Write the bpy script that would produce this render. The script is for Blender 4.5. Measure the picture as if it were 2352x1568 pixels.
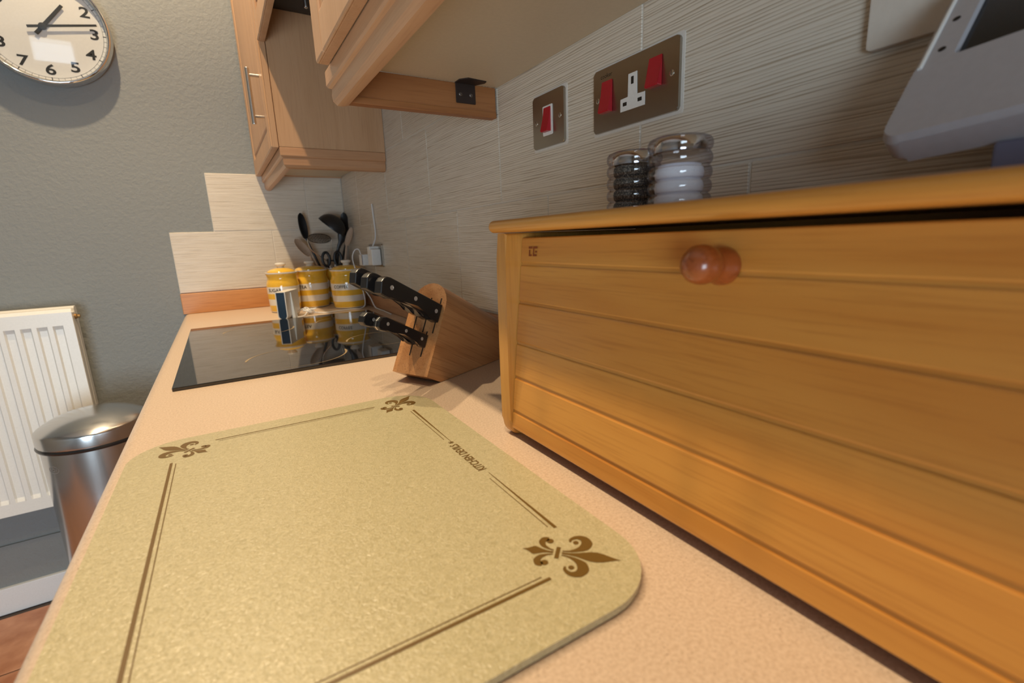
import bpy, bmesh, math, random
from mathutils import Matrix, Vector
random.seed(7)
for o in list(bpy.data.objects):
    bpy.data.objects.remove(o)
S = bpy.context.scene
COL = S.collection
PI = math.pi

# ------------------------------------------------------------------ camera
# world: right-hand tiled wall is x=0, far end wall is y=0, worktop surface is z=0
M = Matrix(((0.8516748851, -0.5226861338, -0.0380669877), (0.1425730898, 0.1611881216, 0.9765711974), (-0.5043042773, -0.8371484904, 0.2118008520)))
cam = bpy.data.cameras.new('camera')
cam.lens = 16.654
cam.sensor_width = 36.0
cam.clip_start = 0.01
cam.dof.use_dof = True
cam.dof.focus_distance = 0.7
cam.dof.aperture_fstop = 6.3
co = bpy.data.objects.new('camera', cam)
co.matrix_world = Matrix.Translation((-0.467768, -2.067941, 0.220975)) @ M.transposed().to_4x4()
COL.objects.link(co)
S.camera = co

# ------------------------------------------------------------------ light, exposure
S.view_settings.view_transform = 'Standard'
S.view_settings.look = 'None'
S.view_settings.gamma = 1.0
S.view_settings.use_curve_mapping = False
S.view_settings.exposure = -0.1
W = bpy.data.worlds.new('world')
S.world = W
W.use_nodes = True
W.node_tree.nodes['Background'].inputs[0].default_value = (0.62, 0.78, 1.0, 1)
W.node_tree.nodes['Background'].inputs[1].default_value = 2.0


def spot(name, loc, power, color, aim=(0, 0, -1), cone=150, blend=0.6, radius=0.02):
    l = bpy.data.lights.new(name, 'SPOT')
    l.energy = power
    l.color = color
    l.shadow_soft_size = radius
    l.spot_size = math.radians(cone)
    l.spot_blend = blend
    o = bpy.data.objects.new(name, l)
    o.location = loc
    o.rotation_euler = Vector(aim).to_track_quat('-Z', 'Y').to_euler()
    COL.objects.link(o)
    return o


# row of warm ceiling spots over the walkway; the farthest is turned towards the end wall
WARM = (1.0, 0.76, 0.48)
spot('ceiling_spot', (-0.66, -0.50, 1.84), 95, WARM, (0.0, 0.35, -1))
spot('ceiling_spot', (-0.65, -1.05, 1.84), 46, WARM, cone=92, blend=0.35)
spot('ceiling_spot', (-0.65, -1.60, 1.84), 44, WARM, cone=112, blend=0.5)
spot('ceiling_spot', (-0.65, -2.15, 1.84), 44, WARM, cone=112, blend=0.5)


def area(name, loc, rot, sx, sy, power, color):
    l = bpy.data.lights.new(name, 'AREA')
    l.shape = 'RECTANGLE'
    l.size = sx
    l.size_y = sy
    l.energy = power
    l.color = color
    o = bpy.data.objects.new(name, l)
    o.location = loc
    o.rotation_euler = rot
    COL.objects.link(o)
    return o


COOL = (0.70, 0.86, 1.0)
# daylight: unseen glazed door, added low to cool the floor level, and a small top light in the wall behind the camera
area('added_door_daylight', (-1.33, -3.30, -0.27), (PI / 2, 0, 0), 0.85, 1.1, 36, COOL)
area('window_daylight', (-1.325, -3.30, 1.775), (PI / 2, 0, 0), 0.24, 0.16, 0.32, COOL)


# ------------------------------------------------------------------ materials
def newmat(name):
    m = bpy.data.materials.new(name)
    m.use_nodes = True
    return m, m.node_tree.nodes, m.node_tree.links, m.node_tree.nodes['Principled BSDF']


def plain(name, col, rough=0.5, metal=0.0, coat=0.0, bump=0.0, bscale=200, spec=0.5, aniso=None):
    m, N, L, P = newmat(name)
    P.inputs['Base Color'].default_value = (*col, 1)
    P.inputs['Roughness'].default_value = rough
    P.inputs['Metallic'].default_value = metal
    P.inputs['Coat Weight'].default_value = coat
    P.inputs['Coat Roughness'].default_value = 0.08
    P.inputs['Specular IOR Level'].default_value = spec
    tc = N.new('ShaderNodeTexCoord')
    nz = N.new('ShaderNodeTexNoise')
    nz.inputs['Scale'].default_value = bscale
    nz.inputs['Detail'].default_value = 3
    L.new(tc.outputs['Object'], nz.inputs['Vector'])
    # slight tonal unevenness so that no surface is one dead-flat colour
    mix = N.new('ShaderNodeMix')
    mix.data_type = 'RGBA'
    mix.inputs['A'].default_value = (*[c * 0.93 for c in col], 1)
    mix.inputs['B'].default_value = (*[min(1, c * 1.06) for c in col], 1)
    L.new(nz.outputs['Fac'], mix.inputs['Factor'])
    L.new(mix.outputs['Result'], P.inputs['Base Color'])
    if bump:
        b = N.new('ShaderNodeBump')
        b.inputs['Strength'].default_value = bump
        b.inputs['Distance'].default_value = 0.002
        L.new(nz.outputs['Fac'], b.inputs['Height'])
        L.new(b.outputs['Normal'], P.inputs['Normal'])
    return m


def wood(name, c1, c2, axis='Y', rough=0.35, coat=0.0, fig=1.0, fine=1.0, dark=None, mul=0.35):
    """grain runs along axis; figure plus fine pores; every object gets its own offset"""
    m, N, L, P = newmat(name)
    tc = N.new('ShaderNodeTexCoord')
    oi = N.new('ShaderNodeObjectInfo')
    off = N.new('ShaderNodeVectorMath')
    off.operation = 'MULTIPLY_ADD'
    off.inputs[1].default_value = (3.1, 5.7, 4.3)
    cmb = N.new('ShaderNodeCombineXYZ')
    for i in range(3):
        L.new(oi.outputs['Random'], cmb.inputs[i])
    L.new(cmb.outputs[0], off.inputs[0])
    L.new(tc.outputs['Object'], off.inputs[2])

    def mapped(al, ac):
        mp = N.new('ShaderNodeMapping')
        mp.inputs['Scale'].default_value = [al if a == axis else ac for a in 'XYZ']
        L.new(off.outputs[0], mp.inputs['Vector'])
        return mp
    n1 = N.new('ShaderNodeTexNoise')
    n1.inputs['Scale'].default_value = 1
    n1.inputs['Detail'].default_value = 5
    n1.inputs['Distortion'].default_value = 0.6
    L.new(mapped(2.2 * fig, 26 * fig).outputs[0], n1.inputs['Vector'])
    n2 = N.new('ShaderNodeTexNoise')
    n2.inputs['Scale'].default_value = 1
    n2.inputs['Detail'].default_value = 4
    L.new(mapped(14 * fine, 420 * fine).outputs[0], n2.inputs['Vector'])
    r1 = N.new('ShaderNodeValToRGB')
    r1.color_ramp.elements[0].position = 0.32
    r1.color_ramp.elements[0].color = (*c2, 1)
    r1.color_ramp.elements[1].position = 0.62
    r1.color_ramp.elements[1].color = (*c1, 1)
    L.new(n1.outputs['Fac'], r1.inputs['Fac'])
    r2 = N.new('ShaderNodeValToRGB')
    r2.color_ramp.elements[0].position = 0.30
    d = dark or [c * 0.72 for c in c2]
    r2.color_ramp.elements[0].color = (*d, 1)
    r2.color_ramp.elements[1].position = 0.5
    r2.color_ramp.elements[1].color = (1, 1, 1, 1)
    L.new(n2.outputs['Fac'], r2.inputs['Fac'])
    mx = N.new('ShaderNodeMix')
    mx.data_type = 'RGBA'
    mx.blend_type = 'MULTIPLY'
    mx.inputs['Factor'].default_value = mul
    L.new(r1.outputs[0], mx.inputs['A'])
    L.new(r2.outputs[0], mx.inputs['B'])
    L.new(mx.outputs['Result'], P.inputs['Base Color'])
    P.inputs['Roughness'].default_value = rough
    P.inputs['Coat Weight'].default_value = coat
    P.inputs['Coat Roughness'].default_value = 0.15
    b = N.new('ShaderNodeBump')
    b.inputs['Strength'].default_value = 0.08
    b.inputs['Distance'].default_value = 0.001
    L.new(n2.outputs['Fac'], b.inputs['Height'])
    L.new(b.outputs['Normal'], P.inputs['Normal'])
    return m


def tile_mat():
    m, N, L, P = newmat('ribbed_cream_tile')
    tc = N.new('ShaderNodeTexCoord')
    oi = N.new('ShaderNodeObjectInfo')
    cmb = N.new('ShaderNodeCombineXYZ')
    L.new(oi.outputs['Random'], cmb.inputs[0])
    L.new(oi.outputs['Random'], cmb.inputs[2])
    ad = N.new('ShaderNodeVectorMath')
    ad.operation = 'MULTIPLY_ADD'
    ad.inputs[1].default_value = (7, 7, 9)
    L.new(cmb.outputs[0], ad.inputs[0])
    L.new(tc.outputs['Object'], ad.inputs[2])
    mp = N.new('ShaderNodeMapping')
    mp.inputs['Scale'].default_value = (0.035, 0.035, 1)
    L.new(ad.outputs[0], mp.inputs['Vector'])
    wv = N.new('ShaderNodeTexWave')
    wv.bands_direction = 'Z'
    wv.inputs['Scale'].default_value = 88
    wv.inputs['Distortion'].default_value = 7
    wv.inputs['Detail'].default_value = 3
    wv.inputs['Detail Scale'].default_value = 1.6
    L.new(mp.outputs[0], wv.inputs['Vector'])
    nz = N.new('ShaderNodeTexNoise')
    nz.inputs['Scale'].default_value = 230
    nz.inputs['Detail'].default_value = 3
    L.new(mp.outputs[0], nz.inputs['Vector'])
    mu = N.new('ShaderNodeMath')
    mu.operation = 'MULTIPLY_ADD'
    mu.inputs[1].default_value = 0.55
    L.new(wv.outputs['Fac'], mu.inputs[0])
    sc = N.new('ShaderNodeMath')
    sc.operation = 'MULTIPLY'
    sc.inputs[1].default_value = 0.6
    L.new(nz.outputs['Fac'], sc.inputs[0])
    L.new(sc.outputs[0], mu.inputs[2])
    rp = N.new('ShaderNodeValToRGB')
    rp.color_ramp.elements[0].position = 0.22
    rp.color_ramp.elements[0].color = (0.40, 0.325, 0.235, 1)
    rp.color_ramp.elements[1].position = 0.48
    rp.color_ramp.elements[1].color = (0.67, 0.605, 0.505, 1)
    L.new(mu.outputs[0], rp.inputs['Fac'])
    L.new(rp.outputs[0], P.inputs['Base Color'])
    P.inputs['Roughness'].default_value = 0.32
    b = N.new('ShaderNodeBump')
    b.inputs['Strength'].default_value = 0.5
    b.inputs['Distance'].default_value = 0.0012
    L.new(mu.outputs[0], b.inputs['Height'])
    L.new(b.outputs['Normal'], P.inputs['Normal'])
    return m


def worktop_mat():
    m, N, L, P = newmat('speckled_beige_laminate')
    tc = N.new('ShaderNodeTexCoord')
    base = N.new('ShaderNodeTexNoise')
    base.inputs['Scale'].default_value = 420
    base.inputs['Detail'].default_value = 3
    L.new(tc.outputs['Object'], base.inputs['Vector'])
    r0 = N.new('ShaderNodeValToRGB')
    r0.color_ramp.elements[0].position = 0.35
    r0.color_ramp.elements[0].color = (0.54, 0.415, 0.305, 1)
    r0.color_ramp.elements[1].position = 0.62
    r0.color_ramp.elements[1].color = (0.65, 0.52, 0.40, 1)
    L.new(base.outputs['Fac'], r0.inputs['Fac'])
    sp = N.new('ShaderNodeTexNoise')
    sp.inputs['Scale'].default_value = 760
    sp.inputs['Detail'].default_value = 1
    L.new(tc.outputs['Object'], sp.inputs['Vector'])
    r1 = N.new('ShaderNodeValToRGB')
    r1.color_ramp.elements[0].position = 0.255
    r1.color_ramp.elements[0].color = (0.42, 0.36, 0.33, 1)
    r1.color_ramp.elements[1].position = 0.33
    r1.color_ramp.elements[1].color = (1, 1, 1, 1)
    L.new(sp.outputs['Fac'], r1.inputs['Fac'])
    mx = N.new('ShaderNodeMix')
    mx.data_type = 'RGBA'
    mx.blend_type = 'MULTIPLY'
    mx.inputs['Factor'].default_value = 1
    L.new(r0.outputs[0], mx.inputs['A'])
    L.new(r1.outputs[0], mx.inputs['B'])
    L.new(mx.outputs['Result'], P.inputs['Base Color'])
    P.inputs['Roughness'].default_value = 0.34
    return m


def board_mat():
    m, N, L, P = newmat('frosted_olive_glass')
    tc = N.new('ShaderNodeTexCoord')
    v = N.new('ShaderNodeTexNoise')
    v.inputs['Scale'].default_value = 330
    v.inputs['Detail'].default_value = 2
    v.inputs['Distortion'].default_value = 1.5
    L.new(tc.outputs['Object'], v.inputs['Vector'])
    r = N.new('ShaderNodeValToRGB')
    r.color_ramp.elements[0].position = 0.3
    r.color_ramp.elements[0].color = (0.41, 0.37, 0.215, 1)
    r.color_ramp.elements[1].position = 0.72
    r.color_ramp.elements[1].color = (0.565, 0.515, 0.325, 1)
    L.new(v.outputs['Fac'], r.inputs['Fac'])
    L.new(r.outputs[0], P.inputs['Base Color'])
    P.inputs['Roughness'].default_value = 0.28
    P.inputs['Coat Weight'].default_value = 0.5
    P.inputs['Coat Roughness'].default_value = 0.22
    b = N.new('ShaderNodeBump')
    b.inputs['Strength'].default_value = 0.55
    b.inputs['Distance'].default_value = 0.0012
    L.new(v.outputs['Fac'], b.inputs['Height'])
    L.new(b.outputs['Normal'], P.inputs['Normal'])
    return m


def clear_mat(name, tint=(1, 1, 1), edge=(0.8, 0.82, 0.9), gl=0.045, rough=0.02):
    """thin clear pane or wall: fresnel mix of transparent and glossy, edges absorb a little"""
    m, N, L, P = newmat(name)
    N.remove(P)
    out = N['Material Output']
    lw = N.new('ShaderNodeLayerWeight')
    lw.inputs['Blend'].default_value = 0.35
    cm = N.new('ShaderNodeMix')
    cm.data_type = 'RGBA'
    cm.inputs['A'].default_value = (*tint, 1)
    cm.inputs['B'].default_value = (*edge, 1)
    L.new(lw.outputs['Facing'], cm.inputs['Factor'])
    t = N.new('ShaderNodeBsdfTransparent')
    L.new(cm.outputs['Result'], t.inputs['Color'])
    g = N.new('ShaderNodeBsdfGlossy')
    g.inputs['Roughness'].default_value = rough
    lw2 = N.new('ShaderNodeLayerWeight')
    lw2.inputs['Blend'].default_value = 0.5
    pw = N.new('ShaderNodeMath')
    pw.operation = 'POWER'
    pw.inputs[1].default_value = 4.0
    L.new(lw2.outputs['Facing'], pw.inputs[0])
    fr = N.new('ShaderNodeMath')
    fr.operation = 'MULTIPLY_ADD'
    fr.inputs[1].default_value = 0.6
    fr.inputs[2].default_value = gl
    L.new(pw.outputs[0], fr.inputs[0])
    mx = N.new('ShaderNodeMixShader')
    L.new(fr.outputs[0], mx.inputs[0])
    L.new(t.outputs[0], mx.inputs[1])
    L.new(g.outputs[0], mx.inputs[2])
    L.new(mx.outputs[0], out.inputs['Surface'])
    return m


def steel(name, col, rough, axis='Z'):
    """brushed metal: streaky roughness across the brushing"""
    m, N, L, P = newmat(name)
    tc = N.new('ShaderNodeTexCoord')
    mp = N.new('ShaderNodeMapping')
    mp.inputs['Scale'].default_value = [4 if a == axis else 600 for a in 'XYZ']
    L.new(tc.outputs['Object'], mp.inputs['Vector'])
    nz = N.new('ShaderNodeTexNoise')
    nz.inputs['Scale'].default_value = 1
    nz.inputs['Detail'].default_value = 2
    L.new(mp.outputs[0], nz.inputs['Vector'])
    mr = N.new('ShaderNodeMapRange')
    mr.inputs['To Min'].default_value = rough * 0.93
    mr.inputs['To Max'].default_value = rough * 1.08
    L.new(nz.outputs['Fac'], mr.inputs['Value'])
    L.new(mr.outputs[0], P.inputs['Roughness'])
    P.inputs['Base Color'].default_value = (*col, 1)
    P.inputs['Metallic'].default_value = 1
    return m


def wall_paint(name, col):
    m, N, L, P = newmat(name)
    tc = N.new('ShaderNodeTexCoord')
    nz = N.new('ShaderNodeTexNoise')
    nz.inputs['Scale'].default_value = 75
    nz.inputs['Detail'].default_value = 5
    nz.inputs['Roughness'].default_value = 0.65
    L.new(tc.outputs['Object'], nz.inputs['Vector'])
    b = N.new('ShaderNodeBump')
    b.inputs['Strength'].default_value = 0.45
    b.inputs['Distance'].default_value = 0.006
    L.new(nz.outputs['Fac'], b.inputs['Height'])
    L.new(b.outputs['Normal'], P.inputs['Normal'])
    P.inputs['Base Color'].default_value = (*col, 1)
    P.inputs['Roughness'].default_value = 0.62
    return m


def floor_mat():
    m, N, L, P = newmat('terracotta_tile')
    tc = N.new('ShaderNodeTexCoord')
    nz = N.new('ShaderNodeTexNoise')
    nz.inputs['Scale'].default_value = 14
    nz.inputs['Detail'].default_value = 8
    L.new(tc.outputs['Object'], nz.inputs['Vector'])
    r = N.new('ShaderNodeValToRGB')
    r.color_ramp.elements[0].position = 0.3
    r.color_ramp.elements[0].color = (0.33, 0.13, 0.06, 1)
    r.color_ramp.elements[1].position = 0.7
    r.color_ramp.elements[1].color = (0.56, 0.29, 0.17, 1)
    L.new(nz.outputs['Fac'], r.inputs['Fac'])
    L.new(r.outputs[0], P.inputs['Base Color'])
    P.inputs['Roughness'].default_value = 0.35
    return m


def pepper_mat():
    m, N, L, P = newmat('ground_pepper')
    tc = N.new('ShaderNodeTexCoord')
    nz = N.new('ShaderNodeTexNoise')
    nz.inputs['Scale'].default_value = 900
    nz.inputs['Detail'].default_value = 2
    L.new(tc.outputs['Object'], nz.inputs['Vector'])
    r = N.new('ShaderNodeValToRGB')
    r.color_ramp.elements[0].position = 0.5
    r.color_ramp.elements[0].color = (0.022, 0.014, 0.008, 1)
    r.color_ramp.elements[1].position = 0.68
    r.color_ramp.elements[1].color = (0.32, 0.26, 0.18, 1)
    L.new(nz.outputs['Fac'], r.inputs['Fac'])
    L.new(r.outputs[0], P.inputs['Base Color'])
    P.inputs['Roughness'].default_value = 0.8
    return m


BEECH = wood('beech_vertical', (0.54, 0.315, 0.17), (0.49, 0.275, 0.14), 'Z', 0.36, fig=0.8, mul=0.16)
BEECH_Y = wood('beech_along', (0.54, 0.305, 0.16), (0.50, 0.27, 0.135), 'Y', 0.36, fig=0.8, mul=0.16)
BEECH_X = wood('beech_across', (0.50, 0.265, 0.135), (0.45, 0.225, 0.105), 'X', 0.36, fig=0.8, mul=0.16)
RUBBERWOOD = wood('rubberwood_along', (0.61, 0.285, 0.055), (0.51, 0.205, 0.032), 'Y', 0.33, coat=0.12, fig=0.8, mul=0.22)
RUBBERWOOD_Z = wood('rubberwood_upright', (0.60, 0.295, 0.06), (0.50, 0.215, 0.035), 'Z', 0.33, coat=0.12, fig=0.8, mul=0.22)
KNOBWOOD = wood('reddish_wood', (0.34, 0.085, 0.02), (0.26, 0.06, 0.012), 'X', 0.28, coat=0.4)
BLOCKWOOD = wood('knife_block_beech', (0.56, 0.285, 0.115), (0.45, 0.20, 0.07), 'X', 0.34, coat=0.1, fig=1.2)
RETURNWOOD = wood('shaded_orange_wood', (0.33, 0.135, 0.045), (0.28, 0.105, 0.03), 'X', 0.45, mul=0.2)  # orange wood, its colour darkened for the shade under the cupboard
SPOONWOOD = wood('spoon_wood', (0.50, 0.37, 0.27), (0.41, 0.29, 0.20), 'Z', 0.6)
ORANGE_TRIM = wood('orange_upstand', (0.58, 0.26, 0.075), (0.50, 0.20, 0.05), 'X', 0.4)
PINK_TRIM = wood('brown_upstand', (0.48, 0.24, 0.12), (0.42, 0.19, 0.09), 'Y', 0.4)
CREAM = plain('cream_melamine', (0.56, 0.46, 0.32), 0.45)
TILE = tile_mat()
GROUT = plain('cream_grout', (0.66, 0.61, 0.53), 0.85)
WORKTOP = worktop_mat()
BOARD = board_mat()
BOARD_PRINT = plain('bronze_print', (0.135, 0.075, 0.012), 0.4, bscale=900)
WALLGREY = wall_paint('grey_wall_paint', (0.225, 0.240, 0.235))
WALLPALE = wall_paint('pale_wall_paint', (0.26, 0.27, 0.26))
CEIL = wall_paint('white_ceiling_paint', (0.78, 0.77, 0.74))
WHITE = plain('white_gloss_paint', (0.74, 0.76, 0.76), 0.35)
RADWHITE = plain('radiator_enamel', (0.75, 0.75, 0.71), 0.33)
BLACKGLASS = plain('black_ceramic_glass', (0.006, 0.006, 0.007), 0.03, coat=0.0, spec=0.9)
HOBMARK = plain('hob_gold_print', (0.30, 0.22, 0.12), 0.4)
BLACKPLASTIC = plain('black_plastic', (0.012, 0.012, 0.013), 0.24, spec=0.6)
UTENSILBLACK = plain('black_nylon', (0.012, 0.013, 0.015), 0.42)
STEEL = steel('brushed_steel', (0.64, 0.64, 0.63), 0.20)
STEEL_PLATE = steel('brushed_nickel', (0.40, 0.36, 0.30), 0.30, 'Y')
CHROME = plain('chrome', (0.78, 0.77, 0.75), 0.06, 1.0)
SATIN = plain('satin_nickel', (0.66, 0.64, 0.60), 0.3, 1.0)
RIVET = plain('rivet_alloy', (0.55, 0.54, 0.52), 0.35, 0.6)
DARKMETAL = plain('dark_brown_metal', (0.035, 0.022, 0.018), 0.5, 0.3)
RED = plain('red_plastic', (0.42, 0.012, 0.022), 0.3)
WPLASTIC = plain('white_plastic', (0.76, 0.75, 0.72), 0.35)
GREYPLASTIC = plain('pale_grey_plastic', (0.50, 0.49, 0.52), 0.4)
SCREEN = plain('dark_screen', (0.008, 0.008, 0.009), 0.12)
BLUEPANEL = plain('navy_panel', (0.02, 0.045, 0.085), 0.25)
CABLE = plain('white_cable', (0.72, 0.72, 0.72), 0.45)
YELLOW = plain('yellow_glaze', (0.78, 0.46, 0.045), 0.1, coat=0.5)
CREAMGLAZE = plain('cream_glaze', (0.76, 0.71, 0.62), 0.1, coat=0.5)
INK = plain('black_ink', (0.02, 0.018, 0.015), 0.5)
SALT = plain('salt', (0.86, 0.85, 0.86), 0.9, bump=0.4, bscale=900)
PEPPER = pepper_mat()
ACRYLIC = clear_mat('clear_acrylic', (0.95, 0.95, 0.97), (0.55, 0.55, 0.66), gl=0.09)
GLASS = clear_mat('clear_glass', (0.99, 0.99, 0.99), (0.85, 0.9, 0.9))
DIAL = plain('clock_dial', (0.80, 0.76, 0.70), 0.5)
TERRA = floor_mat()
DARKGROUT = plain('dark_grout', (0.10, 0.08, 0.07), 0.9)
BURN = plain('branded_wood', (0.24, 0.06, 0.014), 0.7)
HOODBLACK = plain('hood_black', (0.008, 0.008, 0.009), 0.35)
DARKGAP = plain('dark_inside', (0.02, 0.012, 0.006), 0.9)
ETCH = plain('etched_steel', (0.50, 0.50, 0.50), 0.5, 0.8)


# ------------------------------------------------------------------ object helpers
def mw(o):
    b = Matrix.LocRotScale(o.location, o.rotation_euler, o.scale)
    if o.parent is None:
        return b
    return mw(o.parent) @ o.matrix_parent_inverse @ b


def put(o, parent=None):
    COL.objects.link(o)
    if parent is not None:
        o.parent = parent
        o.matrix_parent_inverse = mw(parent).inverted()
    return o


def obj(name, bm, mat, parent=None, smooth=True, angle=0.6, label=None, kind=None):
    """links a bmesh (in world coordinates) as one object"""
    bmesh.ops.recalc_face_normals(bm, faces=bm.faces)
    me = bpy.data.meshes.new(name)
    for e in bm.edges:
        if len(e.link_faces) == 2:
            e.smooth = e.calc_face_angle(0) < angle
    for f in bm.faces:
        f.smooth = smooth
    bm.to_mesh(me)
    bm.free()
    for m in (mat if isinstance(mat, (list, tuple)) else [mat]):
        me.materials.append(m)
    o = bpy.data.objects.new(name, me)
    put(o, parent)
    if smooth:
        w = o.modifiers.new('weighted', 'WEIGHTED_NORMAL')
        w.keep_sharp = True
    if label:
        o['label'] = label
    if kind:
        o['kind'] = kind
    return o


def struct(name, bm, mat, **k):
    o = obj(name, bm, mat, **k)
    o['kind'] = 'structure'
    return o


def thing(name, loc, label, cat, group=None):
    o = bpy.data.objects.new(name, None)
    o.empty_display_size = 0.02
    o.location = loc
    COL.objects.link(o)
    o['label'] = label
    o['category'] = cat
    if group:
        o['group'] = group
    return o


def tag(o, label, cat, group=None):
    o['label'] = label
    o['category'] = cat
    if group:
        o['group'] = group
    return o


def box(bm, x0, x1, y0, y1, z0, z1, bev=0.0, seg=2, mat=None, mi=0):
    v = [bm.verts.new((x, y, z)) for x in (x0, x1) for y in (y0, y1) for z in (z0, z1)]
    idx = ((0, 1, 3, 2), (4, 6, 7, 5), (0, 4, 5, 1), (2, 3, 7, 6), (0, 2, 6, 4), (1, 5, 7, 3))
    fs = [bm.faces.new([v[i] for i in q]) for q in idx]
    for f in fs:
        f.material_index = mi
    if bev:
        es = list({e for f in fs for e in f.edges})
        r = bmesh.ops.bevel(bm, geom=es, offset=bev, segments=seg, affect='EDGES', profile=0.5)
        for f in r['faces']:
            f.material_index = mi
        v = list({w for f in r['faces'] for w in f.verts} | {w for w in v if w.is_valid})
    if mat is not None:
        bmesh.ops.transform(bm, matrix=mat, verts=[w for w in v if w.is_valid])
    return bm


def lathe(bm, prof, n=32, mat=None, cap=(True, True), mi=None):
    """prof: list of (r,z); around z"""
    rings = []
    for r, z in prof:
        rings.append([bm.verts.new((r * math.cos(2 * PI * i / n), r * math.sin(2 * PI * i / n), z)) for i in range(n)])
    for k in range(len(prof) - 1):
        for i in range(n):
            f = bm.faces.new((rings[k][i], rings[k][(i + 1) % n], rings[k + 1][(i + 1) % n], rings[k + 1][i]))
            if mi:
                f.material_index = mi[k]
    if cap[0]:
        f = bm.faces.new(rings[0][::-1])
        if mi:
            f.material_index = mi[0]
    if cap[1]:
        f = bm.faces.new(rings[-1])
        if mi:
            f.material_index = mi[-1]
    if mat is not None:
        bmesh.ops.transform(bm, matrix=mat, verts=[v for r in rings for v in r])
    return bm


def frame_from(d, up=(0, 0, 1)):
    """matrix whose z is d"""
    d = Vector(d).normalized()
    u = Vector(up)
    if abs(d.dot(u)) > 0.98:
        u = Vector((0, 1, 0))
    x = u.cross(d).normalized()
    y = d.cross(x)
    return Matrix((x, y, d)).transposed().to_4x4()


def smooth_path(pts, n=6):
    """catmull-rom"""
    P = [Vector(p) for p in pts]
    if len(P) < 3:
        return P
    Q = [P[0] * 2 - P[1]] + P + [P[-1] * 2 - P[-2]]
    out = []
    for i in range(1, len(Q) - 2):
        a, b, c, d = Q[i - 1:i + 3]
        for k in range(n):
            t = k / n
            out.append(0.5 * ((2 * b) + (c - a) * t + (2 * a - 5 * b + 4 * c - d) * t * t + (3 * b - a - 3 * c + d) * t ** 3))
    out.append(P[-1])
    return out


def tube(bm, pts, rad, n=8, closed=False, flat=None):
    """rad: number or list; flat=(normal, factor) squeezes the section along a direction"""
    P = [Vector(p) for p in pts]
    m = len(P)
    R = rad if isinstance(rad, (list, tuple)) else [rad] * m
    rings = []
    nrm = None
    for i in range(m):
        if closed:
            t = (P[(i + 1) % m] - P[i - 1])
        else:
            t = P[min(i + 1, m - 1)] - P[max(i - 1, 0)]
        t.normalize()
        if nrm is None:
            nrm = Vector((0, 0, 1)) if abs(t.z) < 0.9 else Vector((1, 0, 0))
        nrm = (nrm - t * nrm.dot(t)).normalized()
        b = t.cross(nrm)
        ring = []
        for k in range(n):
            a = 2 * PI * k / n
            off = (nrm * math.cos(a) + b * math.sin(a)) * R[i]
            if flat:
                fn = Vector(flat[0]).normalized()
                off -= fn * off.dot(fn) * (1 - flat[1])
            ring.append(bm.verts.new(P[i] + off))
        rings.append(ring)
    for i in range(m if closed else m - 1):
        a, b = rings[i], rings[(i + 1) % m]
        for k in range(n):
            bm.faces.new((a[k], a[(k + 1) % n], b[(k + 1) % n], b[k]))
    if not closed:
        bm.faces.new(rings[0][::-1])
        bm.faces.new(rings[-1])
    return bm


def prism(bm, poly, z0, z1, mat=None, bev=0.0, seg=2):
    """poly in local xy, extruded along local z"""
    a = [bm.verts.new((x, y, z0)) for x, y in poly]
    b = [bm.verts.new((x, y, z1)) for x, y in poly]
    n = len(poly)
    fs = [bm.faces.new(a[::-1]), bm.faces.new(b)]
    for i in range(n):
        fs.append(bm.faces.new((a[i], a[(i + 1) % n], b[(i + 1) % n], b[i])))
    vs = a + b
    if bev:
        es = list({e for f in fs[:2] for e in f.edges})
        r = bmesh.ops.bevel(bm, geom=es, offset=bev, segments=seg, affect='EDGES', profile=0.5)
        vs = list({w for f in r['faces'] for w in f.verts} | {w for w in vs if w.is_valid} | {w for f in fs if f.is_valid for w in f.verts})
    if mat is not None:
        bmesh.ops.transform(bm, matrix=mat, verts=[v for v in vs if v.is_valid])
    return bm


def rrect(x0, x1, y0, y1, r, n=6):
    out = []
    for cx, cy, a0 in ((x1 - r, y1 - r, 0), (x0 + r, y1 - r, PI / 2), (x0 + r, y0 + r, PI), (x1 - r, y0 + r, 1.5 * PI)):
        for k in range(n + 1):
            a = a0 + PI / 2 * k / n
            out.append((cx + r * math.cos(a), cy + r * math.sin(a)))
    return out


def MX(origin, x, y):
    """matrix from origin and two axes"""
    x = Vector(x).normalized()
    y = Vector(y).normalized()
    z = x.cross(y)
    m = Matrix((x, y, z)).transposed().to_4x4()
    m.translation = Vector(origin)
    return m


def text_bm(s, size, align='CENTER', depth=0.0003, bold=0.0, spacing=1.0):
    cu = bpy.data.curves.new('lettering', 'FONT')
    cu.body = s
    cu.size = size
    cu.align_x = align
    cu.align_y = 'CENTER'
    cu.extrude = depth
    cu.offset = bold
    cu.resolution_u = 3
    cu.space_character = spacing
    o = bpy.data.objects.new('lettering', cu)
    COL.objects.link(o)
    dg = bpy.context.evaluated_depsgraph_get()
    me = bpy.data.meshes.new_from_object(o.evaluated_get(dg))
    bm = bmesh.new()
    bm.from_mesh(me)
    bpy.data.objects.remove(o)
    bpy.data.curves.remove(cu)
    bpy.data.meshes.remove(me)
    return bm


def B():
    return bmesh.new()


# ================================================================== the room
FZ = -0.935
CZ = 1.9
RX0, RY0 = -2.45, -3.35
bm = B(); box(bm, RX0, 0.1, RY0, 0.0, FZ - 0.05, FZ - 0.004); fl = struct('floor', bm, DARKGROUT)
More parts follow.
